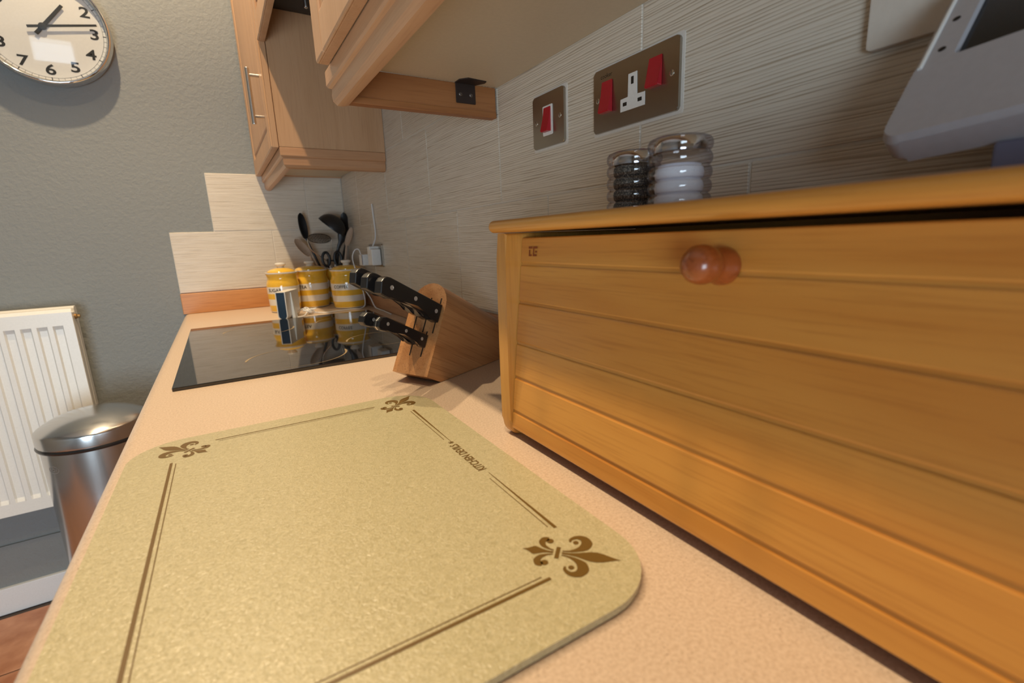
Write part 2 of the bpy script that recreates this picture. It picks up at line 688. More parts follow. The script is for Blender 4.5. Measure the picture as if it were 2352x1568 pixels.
# floor tiles, the nearest to the visible patch under the skirting
bmt = B(); box(bmt, -0.147, 0.147, -0.147, 0.147, -0.006, 0.0, 0.002, 1)
me_t = None
for i in range(8):
    for j in range(5):
        x, y = -2.12 + 0.3 * i, -0.185 - 0.3 * j
        if x > -0.1:
            continue
        if me_t is None:
            t = obj('floor_tile', bmt, TERRA, None); me_t = t.data
        else:
            t = bpy.data.objects.new('floor_tile', me_t); COL.objects.link(t)
        t.location = (x, y, FZ)
        t.parent = fl
bm = B(); box(bm, RX0, 0.1, RY0, 0.1, CZ, CZ + 0.05); struct('ceiling', bm, CEIL)
bm = B(); box(bm, RX0 - 0.1, 0.0015, 0.0, 0.1, FZ, CZ); wall_end = struct('wall_end', bm, WALLGREY)
bm = B(); box(bm, 0.0015, 0.1, RY0, 0.1, FZ, CZ); wall_right = struct('wall_right', bm, GROUT)
# left wall, back wall with an added glazed door and a small top light
bm = B(); box(bm, RX0 - 0.1, RX0, RY0, 0, FZ, CZ); struct('wall_left', bm, WALLPALE)
DXA, DXB, DZT = -1.82, -0.84, 0.36
bm = B()
box(bm, RX0 - 0.1, DXA, RY0 - 0.1, RY0, FZ, CZ); box(bm, DXB, 0.1, RY0 - 0.1, RY0, FZ, CZ)
box(bm, DXA, DXB, RY0 - 0.1, RY0, DZT, 1.68); box(bm, DXA, DXB, RY0 - 0.1, RY0, 1.87, CZ)
box(bm, DXA, -1.46, RY0 - 0.1, RY0, 1.68, 1.87); box(bm, -1.19, DXB, RY0 - 0.1, RY0, 1.68, 1.87)
struct('wall_back', bm, WALLPALE)
for nm, (xa, xb, za, zb), f in (('added_door_1', (DXA, DXB, FZ, DZT), 0.06), ('window_1', (-1.46, -1.19, 1.68, 1.87), 0.012)):
    bm = B()
    box(bm, xa, xa + f, RY0 - 0.03, RY0 + 0.005, za, zb); box(bm, xb - f, xb, RY0 - 0.03, RY0 + 0.005, za, zb)
    box(bm, xa + f, xb - f, RY0 - 0.03, RY0 + 0.005, za, za + 2 * f); box(bm, xa + f, xb - f, RY0 - 0.03, RY0 + 0.005, zb - f, zb)
    wn = struct(nm, bm, WHITE)
    bm = B(); box(bm, xa + f, xb - f, RY0 - 0.02, RY0 - 0.015, za + 2 * f, zb - f); obj('pane', bm, GLASS, wn)
# painted board and white skirting along the end wall
bm = B(); box(bm, RX0, -0.56, -0.008, 0.0, -0.845, -0.700, 0.003, 2); struct('trim_1', bm, WALLGREY)
bm = B(); box(bm, RX0, -0.56, -0.02, 0.0, FZ, -0.842, 0.004, 2); struct('baseboard_end', bm, WHITE)

# ---- wall tiles (each one a piece of its wall)
TW, TG = 0.3455, 0.0028


def wall_tile(wall, a0, a1, z0, z1, cache={}):
    w, h = a1 - a0 - TG, z1 - z0 - TG
    key = (wall, round(w, 4), round(h, 4))
    if key not in cache:
        bm = B()
        if wall == 'r':
            box(bm, 0.0, 0.006, -w / 2, w / 2, -h / 2, h / 2, 0.0007, 1)
        else:
            box(bm, -w / 2, w / 2, -0.006, 0.0, -h / 2, h / 2, 0.0007, 1)
        t = obj('tile', bm, TILE)
        cache[key] = t.data
    else:
        t = bpy.data.objects.new('tile', cache[key]); COL.objects.link(t)
    c = (a0 + a1) / 2
    t.location = (0.0, c, (z0 + z1) / 2) if wall == 'r' else (c, 0.0, (z0 + z1) / 2)
    t.parent = wall_right if wall == 'r' else wall_end
    return t


ROWS = [(0.0745, 0.288), (0.288, 0.489), (0.489, 0.692), (0.692, 0.895)]
for (z0, z1), first in zip(ROWS, (-0.385, -0.237, -0.42, -0.237)):
    wall_tile('r', first, -0.006, z0, z1)
    y = first
    while y > -2.75:
        wall_tile('r', y - TW, y, z0, z1)
        y -= TW
for z0, z1, xs in ((0.0745, 0.2875, (-0.599, -0.2755, -0.001)), (0.2875, 0.4895, (-0.4655, -0.1395, -0.001))):
    for a, b in zip(xs[:-1], xs[1:]):
        wall_tile('e', a, b, z0, z1)
bm = B(); box(bm, -0.599, 0.0, -0.0042, 0.0, 0.075, 0.2865); box(bm, -0.4655, 0.0, -0.0042, 0.0, 0.2865, 0.489); obj('grout', bm, GROUT, wall_end)
# upstands
bm = B(); box(bm, -0.600, -0.014, -0.016, 0.0, 0.0005, 0.073, 0.0015, 1); struct('trim_2', bm, ORANGE_TRIM)
bm = B(); box(bm, -0.013, 0.0, -2.75, -0.0165, 0.0005, 0.073, 0.0015, 1); struct('trim_3', bm, PINK_TRIM)

# ================================================================== worktop and base units
prof = [(0.001, 0.0)]
for k in range(9):
    a = PI / 2 + PI / 2 * k / 8
    prof.append((-0.582 + 0.018 * math.cos(a), -0.018 + 0.018 * math.sin(a)))
for k in range(5):
    a = PI + PI / 2 * k / 4
    prof.append((-0.588 + 0.012 * math.cos(a), -0.026 + 0.012 * math.sin(a)))
prof.append((0.001, -0.038))
wt = thing('worktop', (-0.3, -1.4, -0.038), 'speckled beige laminate worktop with a rounded front edge', 'worktop')
bm = B()
prism(bm, prof, 0.0, 2.75, MX((0, 0, 0), (1, 0, 0), (0, 0, 1)))
obj('slab', bm, WORKTOP, wt, angle=0.9)

for k, (y1, y0, lab) in enumerate(((-0.01, -0.61, 'beech base cupboard below the hob end of the worktop'), (-0.612, -1.21, 'beech base cupboard below the knife block'), (-1.212, -1.81, 'beech base cupboard below the glass board'), (-1.812, -2.72, 'wide beech base cupboard below the near worktop end'))):
    t = thing('base_cupboard', (-0.28, (y0 + y1) / 2, FZ), lab, 'cupboard')
    bm = B(); box(bm, -0.55, -0.002, y0, y1, FZ + 0.12, -0.038); obj('carcass', bm, BEECH, t)
    bm = B(); box(bm, -0.50, -0.49, y0, y1, FZ, FZ + 0.12); obj('plinth', bm, BEECH_Y, t)
    bm = B(); box(bm, -0.568, -0.55, y0 + 0.002, y1 - 0.002, FZ + 0.13, -0.045, 0.003)
    d = obj('door', bm, BEECH, t)
    bm = B(); yy = y0 + 0.06
    tube(bm, [(-0.595, yy, -0.25), (-0.595, yy, -0.10)], 0.005); tube(bm, [(-0.595, yy, -0.23), (-0.567, yy, -0.23)], 0.004); tube(bm, [(-0.595, yy, -0.12), (-0.567, yy, -0.12)], 0.004)
    obj('handle', bm, SATIN, d)

# ================================================================== wall cupboards
DX = -0.305   # outer face of the doors


def door_mesh(y0, y1, z0, z1, fw=0.05):
    bm = B()
    box(bm, DX + 0.004, DX + 0.018, y0, y1, z0, z1, 0.002, 2)
    box(bm, DX, DX + 0.006, y0, y0 + fw, z0, z1, 0.003, 3)
    box(bm, DX, DX + 0.006, y1 - fw, y1, z0, z1, 0.003, 3)
    box(bm, DX, DX + 0.006, y0 + fw, y1 - fw, z0, z0 + fw, 0.003, 3)
    box(bm, DX, DX + 0.006, y0 + fw, y1 - fw, z1 - fw, z1, 0.003, 3)
    box(bm, DX + 0.001, DX + 0.006, y0 + fw + 0.012, y1 - fw - 0.012, z0 + fw + 0.012, z1 - fw - 0.012, 0.003, 3)
    return bm


def bar_handle(y, z0, z1, zp0, zp1, x=-0.337):
    bm = B()
    tube(bm, [(x, y, z0), (x, y, z0 + 0.002), (x, y, z1 - 0.002), (x, y, z1)], [0.0046, 0.0056, 0.0056, 0.0046], 12)
    for z in (zp0, zp1):
        tube(bm, [(x, y, z), (DX + 0.001, y, z)], 0.0042, 10)
    return bm


# moulded light pelmet: profile as (outward, height) swept straight, mitred at the corner
PELM = [(0.000, 0.0), (0.023, 0.0), (0.024, -0.002), (0.024, -0.021), (0.022, -0.024), (0.0175, -0.026), (0.0175, -0.029), (0.0185, -0.035), (0.0175, -0.044), (0.013, -0.0505), (0.007, -0.0525), (0.000, -0.0525)]


def pelmet_front(xin, y0, y1, ztop, mitre_end):
    """runs along y, outward = -x; mitre_end: +1 mitres at y1 (outward grows +y), -1 mitres at y0"""
    bm = B()
    a, b = [], []
    for o_, h in PELM:
        ya = y0 - (o_ if mitre_end == -1 else 0)
        yb = y1 + (o_ if mitre_end == 1 else 0)
        a.append(bm.verts.new((xin - o_, ya, ztop + h)))
        b.append(bm.verts.new((xin - o_, yb, ztop + h)))
    n = len(PELM)
    for i in range(n):
        bm.faces.new((a[i], a[(i + 1) % n], b[(i + 1) % n], b[i]))
    bm.faces.new(a[::-1]); bm.faces.new(b)
    return bm


def pelmet_side(yin, sgn, x0, x1, ztop):
    """runs along x from front (x0) to wall (x1); outward = sgn*y"""
    bm = B()
    a, b = [], []
    for o_, h in PELM:
        a.append(bm.verts.new((x0 - o_, yin + sgn * o_, ztop + h)))
        b.append(bm.verts.new((x1, yin + sgn * o_, ztop + h)))
    n = len(PELM)
    for i in range(n):
        bm.faces.new((a[i], a[(i + 1) % n], b[(i + 1) % n], b[i]))
    bm.faces.new(a[::-1]); bm.faces.new(b)
    return bm


def carcass(y0, y1, z0, z1):
    bm = B()
    box(bm, -0.286, -0.001, y0, y0 + 0.018, z0, z1)
    box(bm, -0.286, -0.001, y1 - 0.018, y1, z0, z1)
    box(bm, -0.286, -0.001, y0 + 0.018, y1 - 0.018, z1 - 0.018, z1)
    box(bm, -0.008, -0.001, y0 + 0.018, y1 - 0.018, z0 + 0.02, z1 - 0.018)
    return bm


# far cupboard beside the end wall
t = thing('wall_cupboard', (-0.15, -0.31, 0.43), 'beech wall cupboard in the far corner above the yellow canisters', 'cupboard', None)
obj('carcass', carcass(-0.609, -0.007, 0.484, 1.2), BEECH, t)
bm = B(); box(bm, -0.284, -0.003, -0.591, -0.025, 0.487, 0.503); obj('base_panel', bm, CREAM, t)
d = obj('door', door_mesh(-0.607, -0.009, 0.481, 1.2), BEECH, t, angle=0.5)
obj('handle', bar_handle(-0.535, 0.550, 0.690, 0.570, 0.672, -0.331), SATIN, d, label='satin steel bar handle')
obj('pelmet', pelmet_front(-0.262, -0.585, -0.0075, 0.4835, -1), BEECH_Y, t, angle=0.4)
obj('pelmet', pelmet_side(-0.585, -1, -0.262, -0.0015, 0.4835), BEECH_X, t, angle=0.4)

# near cupboard above the bread bin
t = thing('wall_cupboard', (-0.15, -1.8, 0.43), 'beech wall cupboard with cream underside above the switches and bread bin', 'cupboard')
obj('carcass', carcass(-2.5, -1.274, 0.4855, 1.2), BEECH, t)
bm = B(); box(bm, -0.2855, -0.001, -2.4995, -1.2745, 0.4840, 0.503); obj('base_panel', bm, CREAM, t, label='cream underside panel')
for a, b in ((-1.886, -1.274), (-2.5, -1.889)):
    d = obj('door', door_mesh(a, b, 0.481, 1.2), BEECH, t, angle=0.5)
    obj('handle', bar_handle(b - 0.55 if b > -1.5 else a + 0.55, 0.560, 0.708, 0.583, 0.690), SATIN, d)
obj('pelmet', pelmet_front(-0.262, -2.5, -1.262, 0.4838, 1), BEECH_Y, t, angle=0.4)
bm = B(); box(bm, -0.262, -0.004, -1.274, -1.257, 0.4345, 0.4836, 0.0015, 2); box(bm, -0.262, -0.004, -1.2752, -1.2575, 0.4330, 0.4435, 0.0015, 2)
pp = obj('pelmet_return', bm, RETURNWOOD, t)
# L bracket on the return
bm = B()
box(bm, -0.083, -0.0455, -1.2768, -1.2745, 0.4515, 0.484, 0.001, 1)
pl = [(-0.083, -1.2745), (-0.0455, -1.2745), (-0.035, -1.292), (-0.036, -1.300), (-0.072, -1.304), (-0.083, -1.292)]
prism(bm, pl, 0.4822, 0.4846)
br = obj('bracket', bm, DARKMETAL, t, label='dark brown angle bracket')
for x in (-0.0745, -0.0545):
    bm = B(); lathe(bm, [(0.0032, 0), (0.0032, 0.0008), (0.0022, 0.0014), (0.0018, 0.0006)], 14, Matrix.Translation((x, -1.2768, 0.4655)) @ frame_from((0, -1, 0)), cap=(False, True))
    obj('screw', bm, plain('dull_screw', (0.16, 0.13, 0.11), 0.4, 0.7), br)

# cooker hood between the two cupboards
t = thing('cooker_hood', (-0.15, -0.94, 0.735), 'black built-in cooker hood behind a beech flap between the wall cupboards', 'hood')
d = obj('flap_door', door_mesh(-1.271, -0.611, 0.732, 1.2), BEECH, t, angle=0.5)
bm = B(); box(bm, -0.284, -0.003, -1.270, -0.612, 0.812, 1.15, 0.003); obj('body', bm, HOODBLACK, t)
bm = B(); box(bm, -0.26, -0.03, -1.24, -0.64, 0.8085, 0.812)
obj('grease_filter', bm, plain('filter_black', (0.02, 0.02, 0.02), 0.5), t)
bm = B(); lathe(bm, [(0.006, 0.0), (0.006, -0.014), (0.0045, -0.019), (0.002, -0.021)], 16, Matrix.Translation((-0.1955, -0.70, 0.812)))
obj('lamp_button', bm, SATIN, t)

# ================================================================== bread bin
YI, YO = -1.633, -1.614
YR = -2.125
bb = thing('bread_bin', (-0.11, (YO + YR) / 2, 0.0), 'orange varnished wooden bread bin with planked drop front on the worktop', 'bread bin')
# side panels: front edge with a rounded foot
side = [(-0.010, 0.0), (-0.010, 0.227), (-0.209, 0.227)]
for k in range(7):
    z = 0.20 - k * 0.03
    side.append((-0.2093 - 0.0022 * math.sin(min(1, (0.227 - z) / 0.18) * PI / 2), z))
for k in range(1, 7):
    a = PI + PI / 2 * k / 6
    side.append((-0.1965 + 0.0150 * math.cos(a), 0.0150 + 0.0150 * math.sin(a)))
for y0, y1 in ((YI, YO), (YR, YR + 0.019)):
    bm = B(); prism(bm, side, -y1, -y0, MX((0, 0, 0), (1, 0, 0), (0, 0, 1)), 0.0045, 3)
    obj('side_panel', bm, RUBBERWOOD_Z, bb, angle=0.5)
# lid board, rounded front edge
lidp = [(-0.005, 0.2275), (-0.005, 0.2405)]
for k in range(9):
    a = PI / 2 + PI * k / 8
    lidp.append((-0.2090 + 0.0065 * math.cos(a), 0.2340 + 0.0065 * math.sin(a)))
bm = B(); prism(bm, lidp, 1.6075, 2.1315, MX((0, 0, 0), (1, 0, 0), (0, 0, 1)), 0.003, 3)
obj('lid', bm, RUBBERWOOD, bb, angle=0.7)
bm = B(); box(bm, -0.195, -0.012, YR + 0.019, YI, 0.014, 0.022); obj('base_board', bm, RUBBERWOOD, bb)
bm = B(); box(bm, -0.020, -0.012, YR + 0.019, YI, 0.022, 0.2275); obj('back_board', bm, RUBBERWOOD, bb)
# drop front: six planks on a slanting plane, recessed joints
zs = [0.2215, 0.1957, 0.1552, 0.1105, 0.0720, 0.0330, 0.0120]


def fx(z):   # outer face of the front at height z
    return -0.1885 - (0.2215 - z) * (0.0195 / 0.1885)


ang = math.atan2(0.0195, 0.1885)
zdir = Vector((math.sin(ang), 0, math.cos(ang)))
nout = Vector((-math.cos(ang), 0, math.sin(ang)))
ya, yb = YR + 0.0205, YI - 0.0008
knob_parent = None
for i in range(6):
    zt, zb_ = zs[i], zs[i + 1]
    h = (zt - zb_) / math.cos(ang)
    o_ = Vector((fx(zb_), ya, zb_))
    gap = 0.0032
    mtx = Matrix((Vector((0, 1, 0)), zdir, nout)).transposed().to_4x4()
    mtx.translation = o_
    bm = B()
    top = h - (gap if i else 0.0)
    pr_ = random.uniform(-0.0002, 0.0002)
    # plank: front slightly proud, eased edges
    a = 0.0011
    poly = [(0.0, -0.012), (h, -0.012), (h, -0.0017), (top, -0.0015), (top, -0.0006), (top - a, pr_), (a, pr_), (0.0, -0.0006)] if i else [(0.0, -0.012), (h, -0.012), (h, -a), (h - a, pr_), (a, pr_), (0.0, -0.0006)]
    va = [bm.verts.new((0, p, q)) for p, q in poly]
    vb = [bm.verts.new((yb - ya, p, q)) for p, q in poly]
    n = len(poly)
    bm.faces.new(va[::-1]); bm.faces.new(vb)
    for k in range(n):
        bm.faces.new((va[k], va[(k + 1) % n], vb[(k + 1) % n], vb[k]))
    bmesh.ops.transform(bm, matrix=mtx, verts=bm.verts)
    p = obj('plank', bm, RUBBERWOOD, bb, angle=0.3)
    if i == 0:
        knob_parent = p
bm = B()
mtx = Matrix((Vector((0, 1, 0)), zdir, nout)).transposed().to_4x4(); mtx.translation = Vector((fx(0.013), ya, 0.013))
box(bm, 0.0, yb - ya, 0.0, 0.205, -0.0145, -0.0026, mat=mtx); obj('front_backing', bm, wood('groove_wood', (0.40, 0.17, 0.04), (0.33, 0.13, 0.028), 'Y', 0.5), bb)
# knob
kc = Vector((fx(0.1985), -1.8765, 0.1985))
bm = B()
lathe(bm, [(0.0112, -0.001), (0.0122, 0.001), (0.0123, 0.0045), (0.0112, 0.0080), (0.0096, 0.0108), (0.0096, 0.0132), (0.0105, 0.0160), (0.0120, 0.0195), (0.0124, 0.0235), (0.0116, 0.0280), (0.0092, 0.0318), (0.0055, 0.0340), (0.0015, 0.0347)], 32, Matrix.Translation(kc) @ frame_from((-1, 0, 0.10)))
obj('knob', bm, KNOBWOOD, bb, label='round reddish brown knob')
# branded maker's mark on the first plank
def on_front(y, z, lift):
    return Vector((fx(z), y, z)) + nout * lift


bm = B()
W0, H0 = 0.0158, 0.0098


def mk(x0, x1, z0, z1):
    ys = (-1.6482 - x0 * W0, -1.6482 - x1 * W0)
    zz = (0.2025 + z0 * H0, 0.2025 + z1 * H0)
    v = [bm.verts.new(on_front(y, z, 0.0006)) for y, z in ((ys[0], zz[0]), (ys[1], zz[0]), (ys[1], zz[1]), (ys[0], zz[1]))]
    bm.faces.new(v)


for a in ((0.0, 0.44, 0.78, 1.0), (0.05, 0.19, 0.0, 0.66), (0.19, 0.40, 0.0, 0.18), (0.52, 1.0, 0.78, 1.0), (0.52, 0.64, 0.0, 0.78), (0.64, 0.95, 0.0, 0.2), (0.77, 0.96, 0.36, 0.54)):
    mk(*a)
obj('brand_mark', bm, BURN, bb, smooth=False)

# ================================================================== glass chopping board
bd = thing('chopping_board', (-0.41, -1.65, 0.0), 'olive gold frosted glass chopping board printed with fleur-de-lis corners', 'chopping board')
BA = -0.008776
BM = Matrix.Translation((-0.538902, -1.442921, 0)) @ Matrix.Rotation(BA, 4, 'Z')
bm = B(); prism(bm, rrect(-0.0415, 0.2975, -0.4465, 0.0262, 0.052, 10), 0.0012, 0.0058, BM, 0.0012, 2)
obj('glass_sheet', bm, BOARD, bd, angle=0.5)
for x, y in ((0.01, -0.02), (0.25, -0.02), (0.01, -0.40), (0.25, -0.40)):
    bm = B(); lathe(bm, [(0.006, 0.0), (0.006, 0.0014)], 14, BM @ Matrix.Translation((x, y, 0))); obj('foot', bm, BLACKPLASTIC, bd)
PZ = 0.00602


def stroke(bm, pts, ws, M_):
    """flat variable-width brush stroke"""
    P = [Vector((x, y, 0)) for x, y in pts]
    L_, R_ = [], []
    for i, p in enumerate(P):
        t = (P[min(i + 1, len(P) - 1)] - P[max(i - 1, 0)]).normalized()
        n = Vector((-t.y, t.x, 0))
        L_.append(bm.verts.new(M_ @ (p + n * ws[i]))); R_.append(bm.verts.new(M_ @ (p - n * ws[i])))
    for i in range(len(P) - 1):
        bm.faces.new((L_[i], L_[i + 1], R_[i + 1], R_[i]))


def blob(bm, x, y, r, M_, n=14):
    bm.faces.new([bm.verts.new(M_ @ Vector((x + r * math.cos(2 * PI * k / n), y + r * math.sin(2 * PI * k / n), 0))) for k in range(n)])


def curl(bm, pts, ws, M_, mirror):
    P = smooth_path([(x, y, 0) for x, y in pts], 8)
    m = len(P)
    wv = []
    for i in range(m):
        t = i / (m - 1) * (len(ws) - 1)
        k = min(int(t), len(ws) - 2)
        wv.append(ws[k] + (ws[k + 1] - ws[k]) * (t - k))
    stroke(bm, [(p.x, p.y * mirror) for p in P], wv, M_)


def fleur(cx, cy, ang_):
    """local +x points to the board corner"""
    M_ = BM @ Matrix.Translation((cx, cy, PZ)) @ Matrix.Rotation(ang_, 4, 'Z')
    bm = B()
    s = 0.001
    # centre leaf
    lf = [(3, 0, .9), (8, 0, 1.1), (13, 0, 1.9), (18, 0, 3.6), (23, 0, 5.0), (27, 0, 5.2), (31, 0, 4.4), (36, 0, 2.4), (40, 0, 0.9), (43, 0, 0.05)]
    stroke(bm, [(x * s, y * s) for x, y, w in lf], [w * s for x, y, w in lf], M_)
    # tail
    tl = [(-3, 0, 1.0), (-7, 0, 1.1), (-11, 0, 2.2), (-16, 0, 4.4), (-17.5, 0, 4.2), (-20, 0, 2.2), (-22, 0, 1.0), (-25, 0, 0.1)]
    stroke(bm, [(x * s, y * s) for x, y, w in tl], [w * s for x, y, w in tl], M_)
    # band
    stroke(bm, [(0, -6.2 * s), (0, 6.2 * s)], [1.5 * s, 1.5 * s], M_)
    for g in (1, -1):
        curl(bm, [(a * s, b * s) for a, b in ((3, 2.2), (8, 3.0), (13, 5.2), (17.5, 9), (19, 14), (16.5, 18.5), (11.5, 19.5), (7.5, 16.6), (7.0, 13.2))], [0.5 * s, 0.9 * s, 1.9 * s, 3.6 * s, 4.0 * s, 3.2 * s, 2.0 * s, 1.3 * s, 0.7 * s], M_, g)
        blob(bm, 11.2 * s, 13.4 * s * g, 2.1 * s, M_)
        curl(bm, [(a * s, b * s) for a, b in ((-3, 2.2), (-7, 3.4), (-11, 6.2), (-12.6, 10), (-11.2, 13.2), (-8.2, 14.0))], [0.5 * s, 0.9 * s, 1.9 * s, 2.5 * s, 2.6 * s, 1.8 * s], M_, g)
        blob(bm, -7.2 * s, 11.8 * s * g, 2.7 * s, M_)
    return bm


for cx, cy, a in ((0.2473, -0.3865, -PI / 4), (0.2475, -0.0185, PI / 4), (0.0145, -0.0185, 3 * PI / 4), (0.0145, -0.3865, -3 * PI / 4)):
    obj('fleur_de_lis', fleur(cx, cy, a), BOARD_PRINT, bd, smooth=False)


def rule(pts):
    bm = B()
    for (x0, y0), (x1, y1), w, w2 in pts:
        d = Vector((x1 - x0, y1 - y0, 0)).normalized(); n = Vector((-d.y, d.x, 0)) * w; n2 = Vector((-d.y, d.x, 0)) * w2
        a, b = Vector((x0, y0, PZ)), Vector((x1, y1, PZ))
        bm.faces.new([bm.verts.new(BM @ q) for q in (a + n, b + n2, b - n2, a - n)])
    return bm


for ln in (((0.0, -0.046), (0.0, -0.356), 0.0013, 0.0013), ((0.0042, -0.050), (0.0042, -0.356), 0.0004, 0.0004),
           ((0.039, -0.0025), (0.223, -0.0045), 0.0008, 0.0008), ((0.042, -0.0075), (0.221, -0.0095), 0.0003, 0.0003),
           ((0.036, -0.4045), (0.2285, -0.4045), 0.0013, 0.0013), ((0.036, -0.4005), (0.224, -0.4005), 0.0004, 0.0004),
           ((0.2625, -0.047), (0.2625, -0.170), 0.0014, 0.0002), ((0.2580, -0.050), (0.2580, -0.160), 0.0004, 0.0003),
           ((0.2635, -0.362), (0.2630, -0.256), 0.0014, 0.0003), ((0.2590, -0.358), (0.2585, -0.266), 0.0004, 0.0003)):
    obj('border_line', rule([ln]), BOARD_PRINT, bd, smooth=False)
bm = text_bm('KITCHEN DEVILS', 0.0125, depth=0.00003, bold=0.00022)
bmesh.ops.transform(bm, matrix=Matrix.Diagonal((0.74, 1, 1, 1)), verts=bm.verts)
bmesh.ops.transform(bm, matrix=BM @ Matrix.Translation((0.2612, -0.2135, PZ)) @ Matrix.Rotation(PI / 2, 4, 'Z'), verts=bm.verts)
mark = BM @ Matrix.Translation((0.2612, -0.1722, PZ)) @ Matrix.Rotation(PI / 2, 4, 'Z')
for pts_ in ([(-0.001, -0.003), (0.0005, -0.001), (-0.0002, 0.001), (0.001, 0.0035)], [(0.001, -0.003), (0.0022, 0.0), (0.0028, 0.0025)], [(-0.0025, -0.0015), (-0.0012, 0.0005), (-0.0018, 0.003)]):
    stroke(bm, pts_, [0.0006] * (len(pts_) - 1) + [0.0001], mark)
obj('maker_lettering', bm, BOARD_PRINT, bd, smooth=False)

# ================================================================== induction hob
hb = thing('hob', (-0.31, -0.81, 0.0), 'flush black glass hob set into the far worktop', 'hob')
bm = B(); box(bm, -0.561, -0.060, -1.153, -0.465, 0.0004, 0.0062, 0.0012, 2); obj('glass_plate', bm, BLACKGLASS, hb)
# thin cooking-zone arcs
for cx, cy, r in ((-0.358, -1.046, 0.093), (-0.400, -0.640, 0.085), (-0.165, -0.980, 0.080), (-0.175, -0.640, 0.080)):
    for a0, a1 in ((math.radians(172), math.radians(75)), (math.radians(2), math.radians(-112))):
        bm = B()
        pts_ = [(cx + r * math.cos(a0 + (a1 - a0) * k / 24), cy + r * math.sin(a0 + (a1 - a0) * k / 24)) for k in range(25)]
        stroke(bm, pts_, [0.0005 + 0.0024 * (1 - k / 24) ** 2.5 * min(1, 0.35 + k / 3) for k in range(25)], Matrix.Translation((0, 0, 0.00635)))
        obj('zone_marking', bm, HOBMARK, hb, smooth=False)

# ================================================================== knife block and knives
Q = Vector((-0.191, -1.3816, 0.0))
h_ = Vector((0.9078, 0.4193, 0)).normalized()          # horizontal run of the block axis
n_ = Vector((h_.y, -h_.x, 0))                           # towards the camera side
ax = Vector((0.8061, 0.3723, -0.4599)).normalized()     # into the block
tp = Vector((0.4175, 0.1928, 0.8880)).normalized()      # up the face
FR = Vector((-0.2181, -1.3952, 0.0170))                 # face, lower near corner
kb = thing('knife_block', (-0.13, -1.32, 0.0), 'slanted beech knife block with an arched face beside the bread bin', 'knife block')
# arch section: a = across (0 near .. -0.077 far, along n_), u = up the face; swept along ax, cut by the worktop and a set-back front
sec = [(0.0, 0.0), (0.0, 0.116)]
for k in range(1, 12):
    a = PI * k / 12
    sec.append((-0.0385 + 0.0385 * math.cos(a), 0.116 + 0.0385 * math.sin(a)))
sec += [(-0.077, 0.116), (-0.077, 0.0)]
bm = B()
fr, bk = [], []
for a, u in sec:
    p0 = FR + n_ * a + tp * u
    fr.append(bm.verts.new(p0))
    L_ = p0.z / 0.4599                                   # run down the axis to the worktop
    L_ = min(L_, (0.185 - (p0 - Q).dot(h_)) / 0.888)
    bk.append(bm.verts.new(p0 + ax * (L_ if u > 0.001 else (Q - FR).dot(h_) * 0)))
# lower front edge is undercut to the foot line
nsec = len(sec)
foot_n = bm.verts.new(Q + Vector((0, 0, 0.0006))); foot_f = bm.verts.new(Q - n_ * 0.077 + Vector((0, 0, 0.0006)))
heel_n = bm.verts.new(Q + h_ * 0.185 + Vector((0, 0, 0.0006))); heel_f = bm.verts.new(Q + h_ * 0.185 - n_ * 0.077 + Vector((0, 0, 0.0006)))
bm.faces.new(fr)
for i in range(1, nsec - 2):
    bm.faces.new((fr[i], fr[i + 1], bk[i + 1], bk[i]))
bm.faces.new((fr[0], fr[1], bk[1], heel_n, foot_n))
bm.faces.new((fr[-2], fr[-1], foot_f, heel_f, bk[-2]))
bm.faces.new((fr[-1], fr[0], foot_n, foot_f))
bm.faces.new((foot_n, heel_n, heel_f, foot_f))
bm.faces.new([heel_n] + bk[1:-1] + [heel_f])
for v in (bk[0], bk[-1]):
    bm.verts.remove(v)
bmesh.ops.bevel(bm, geom=[e for e in bm.edges if e.calc_face_angle(0) > 0.5], offset=0.0012, segments=2, affect='EDGES')
# grain down the block: rotate coordinates into the block's frame through an object matrix
KM = Matrix((ax, n_.cross(ax) * -1, n_)).transposed().to_4x4(); KM.translation = FR
bmesh.ops.transform(bm, matrix=KM.inverted(), verts=bm.verts)
kbody = obj('body', bm, BLOCKWOOD, None, angle=0.5)
kbody.matrix_world = KM
kbody.parent = kb
kbody.matrix_parent_inverse = mw(kb).inverted()


def face_pt(a, u, out=0.0):
    return FR + n_ * a + tp * u - ax * out


def slot(a, u0, u1):
    bm = B()
    m = Matrix((n_, tp, -ax)).transposed().to_4x4(); m.translation = face_pt(a, (u0 + u1) / 2)
    box(bm, -0.0011, 0.0011, -(u1 - u0) / 2, (u1 - u0) / 2, -0.02, 0.0004, mat=m)
    obj('slot', bm, DARKGAP, kb)


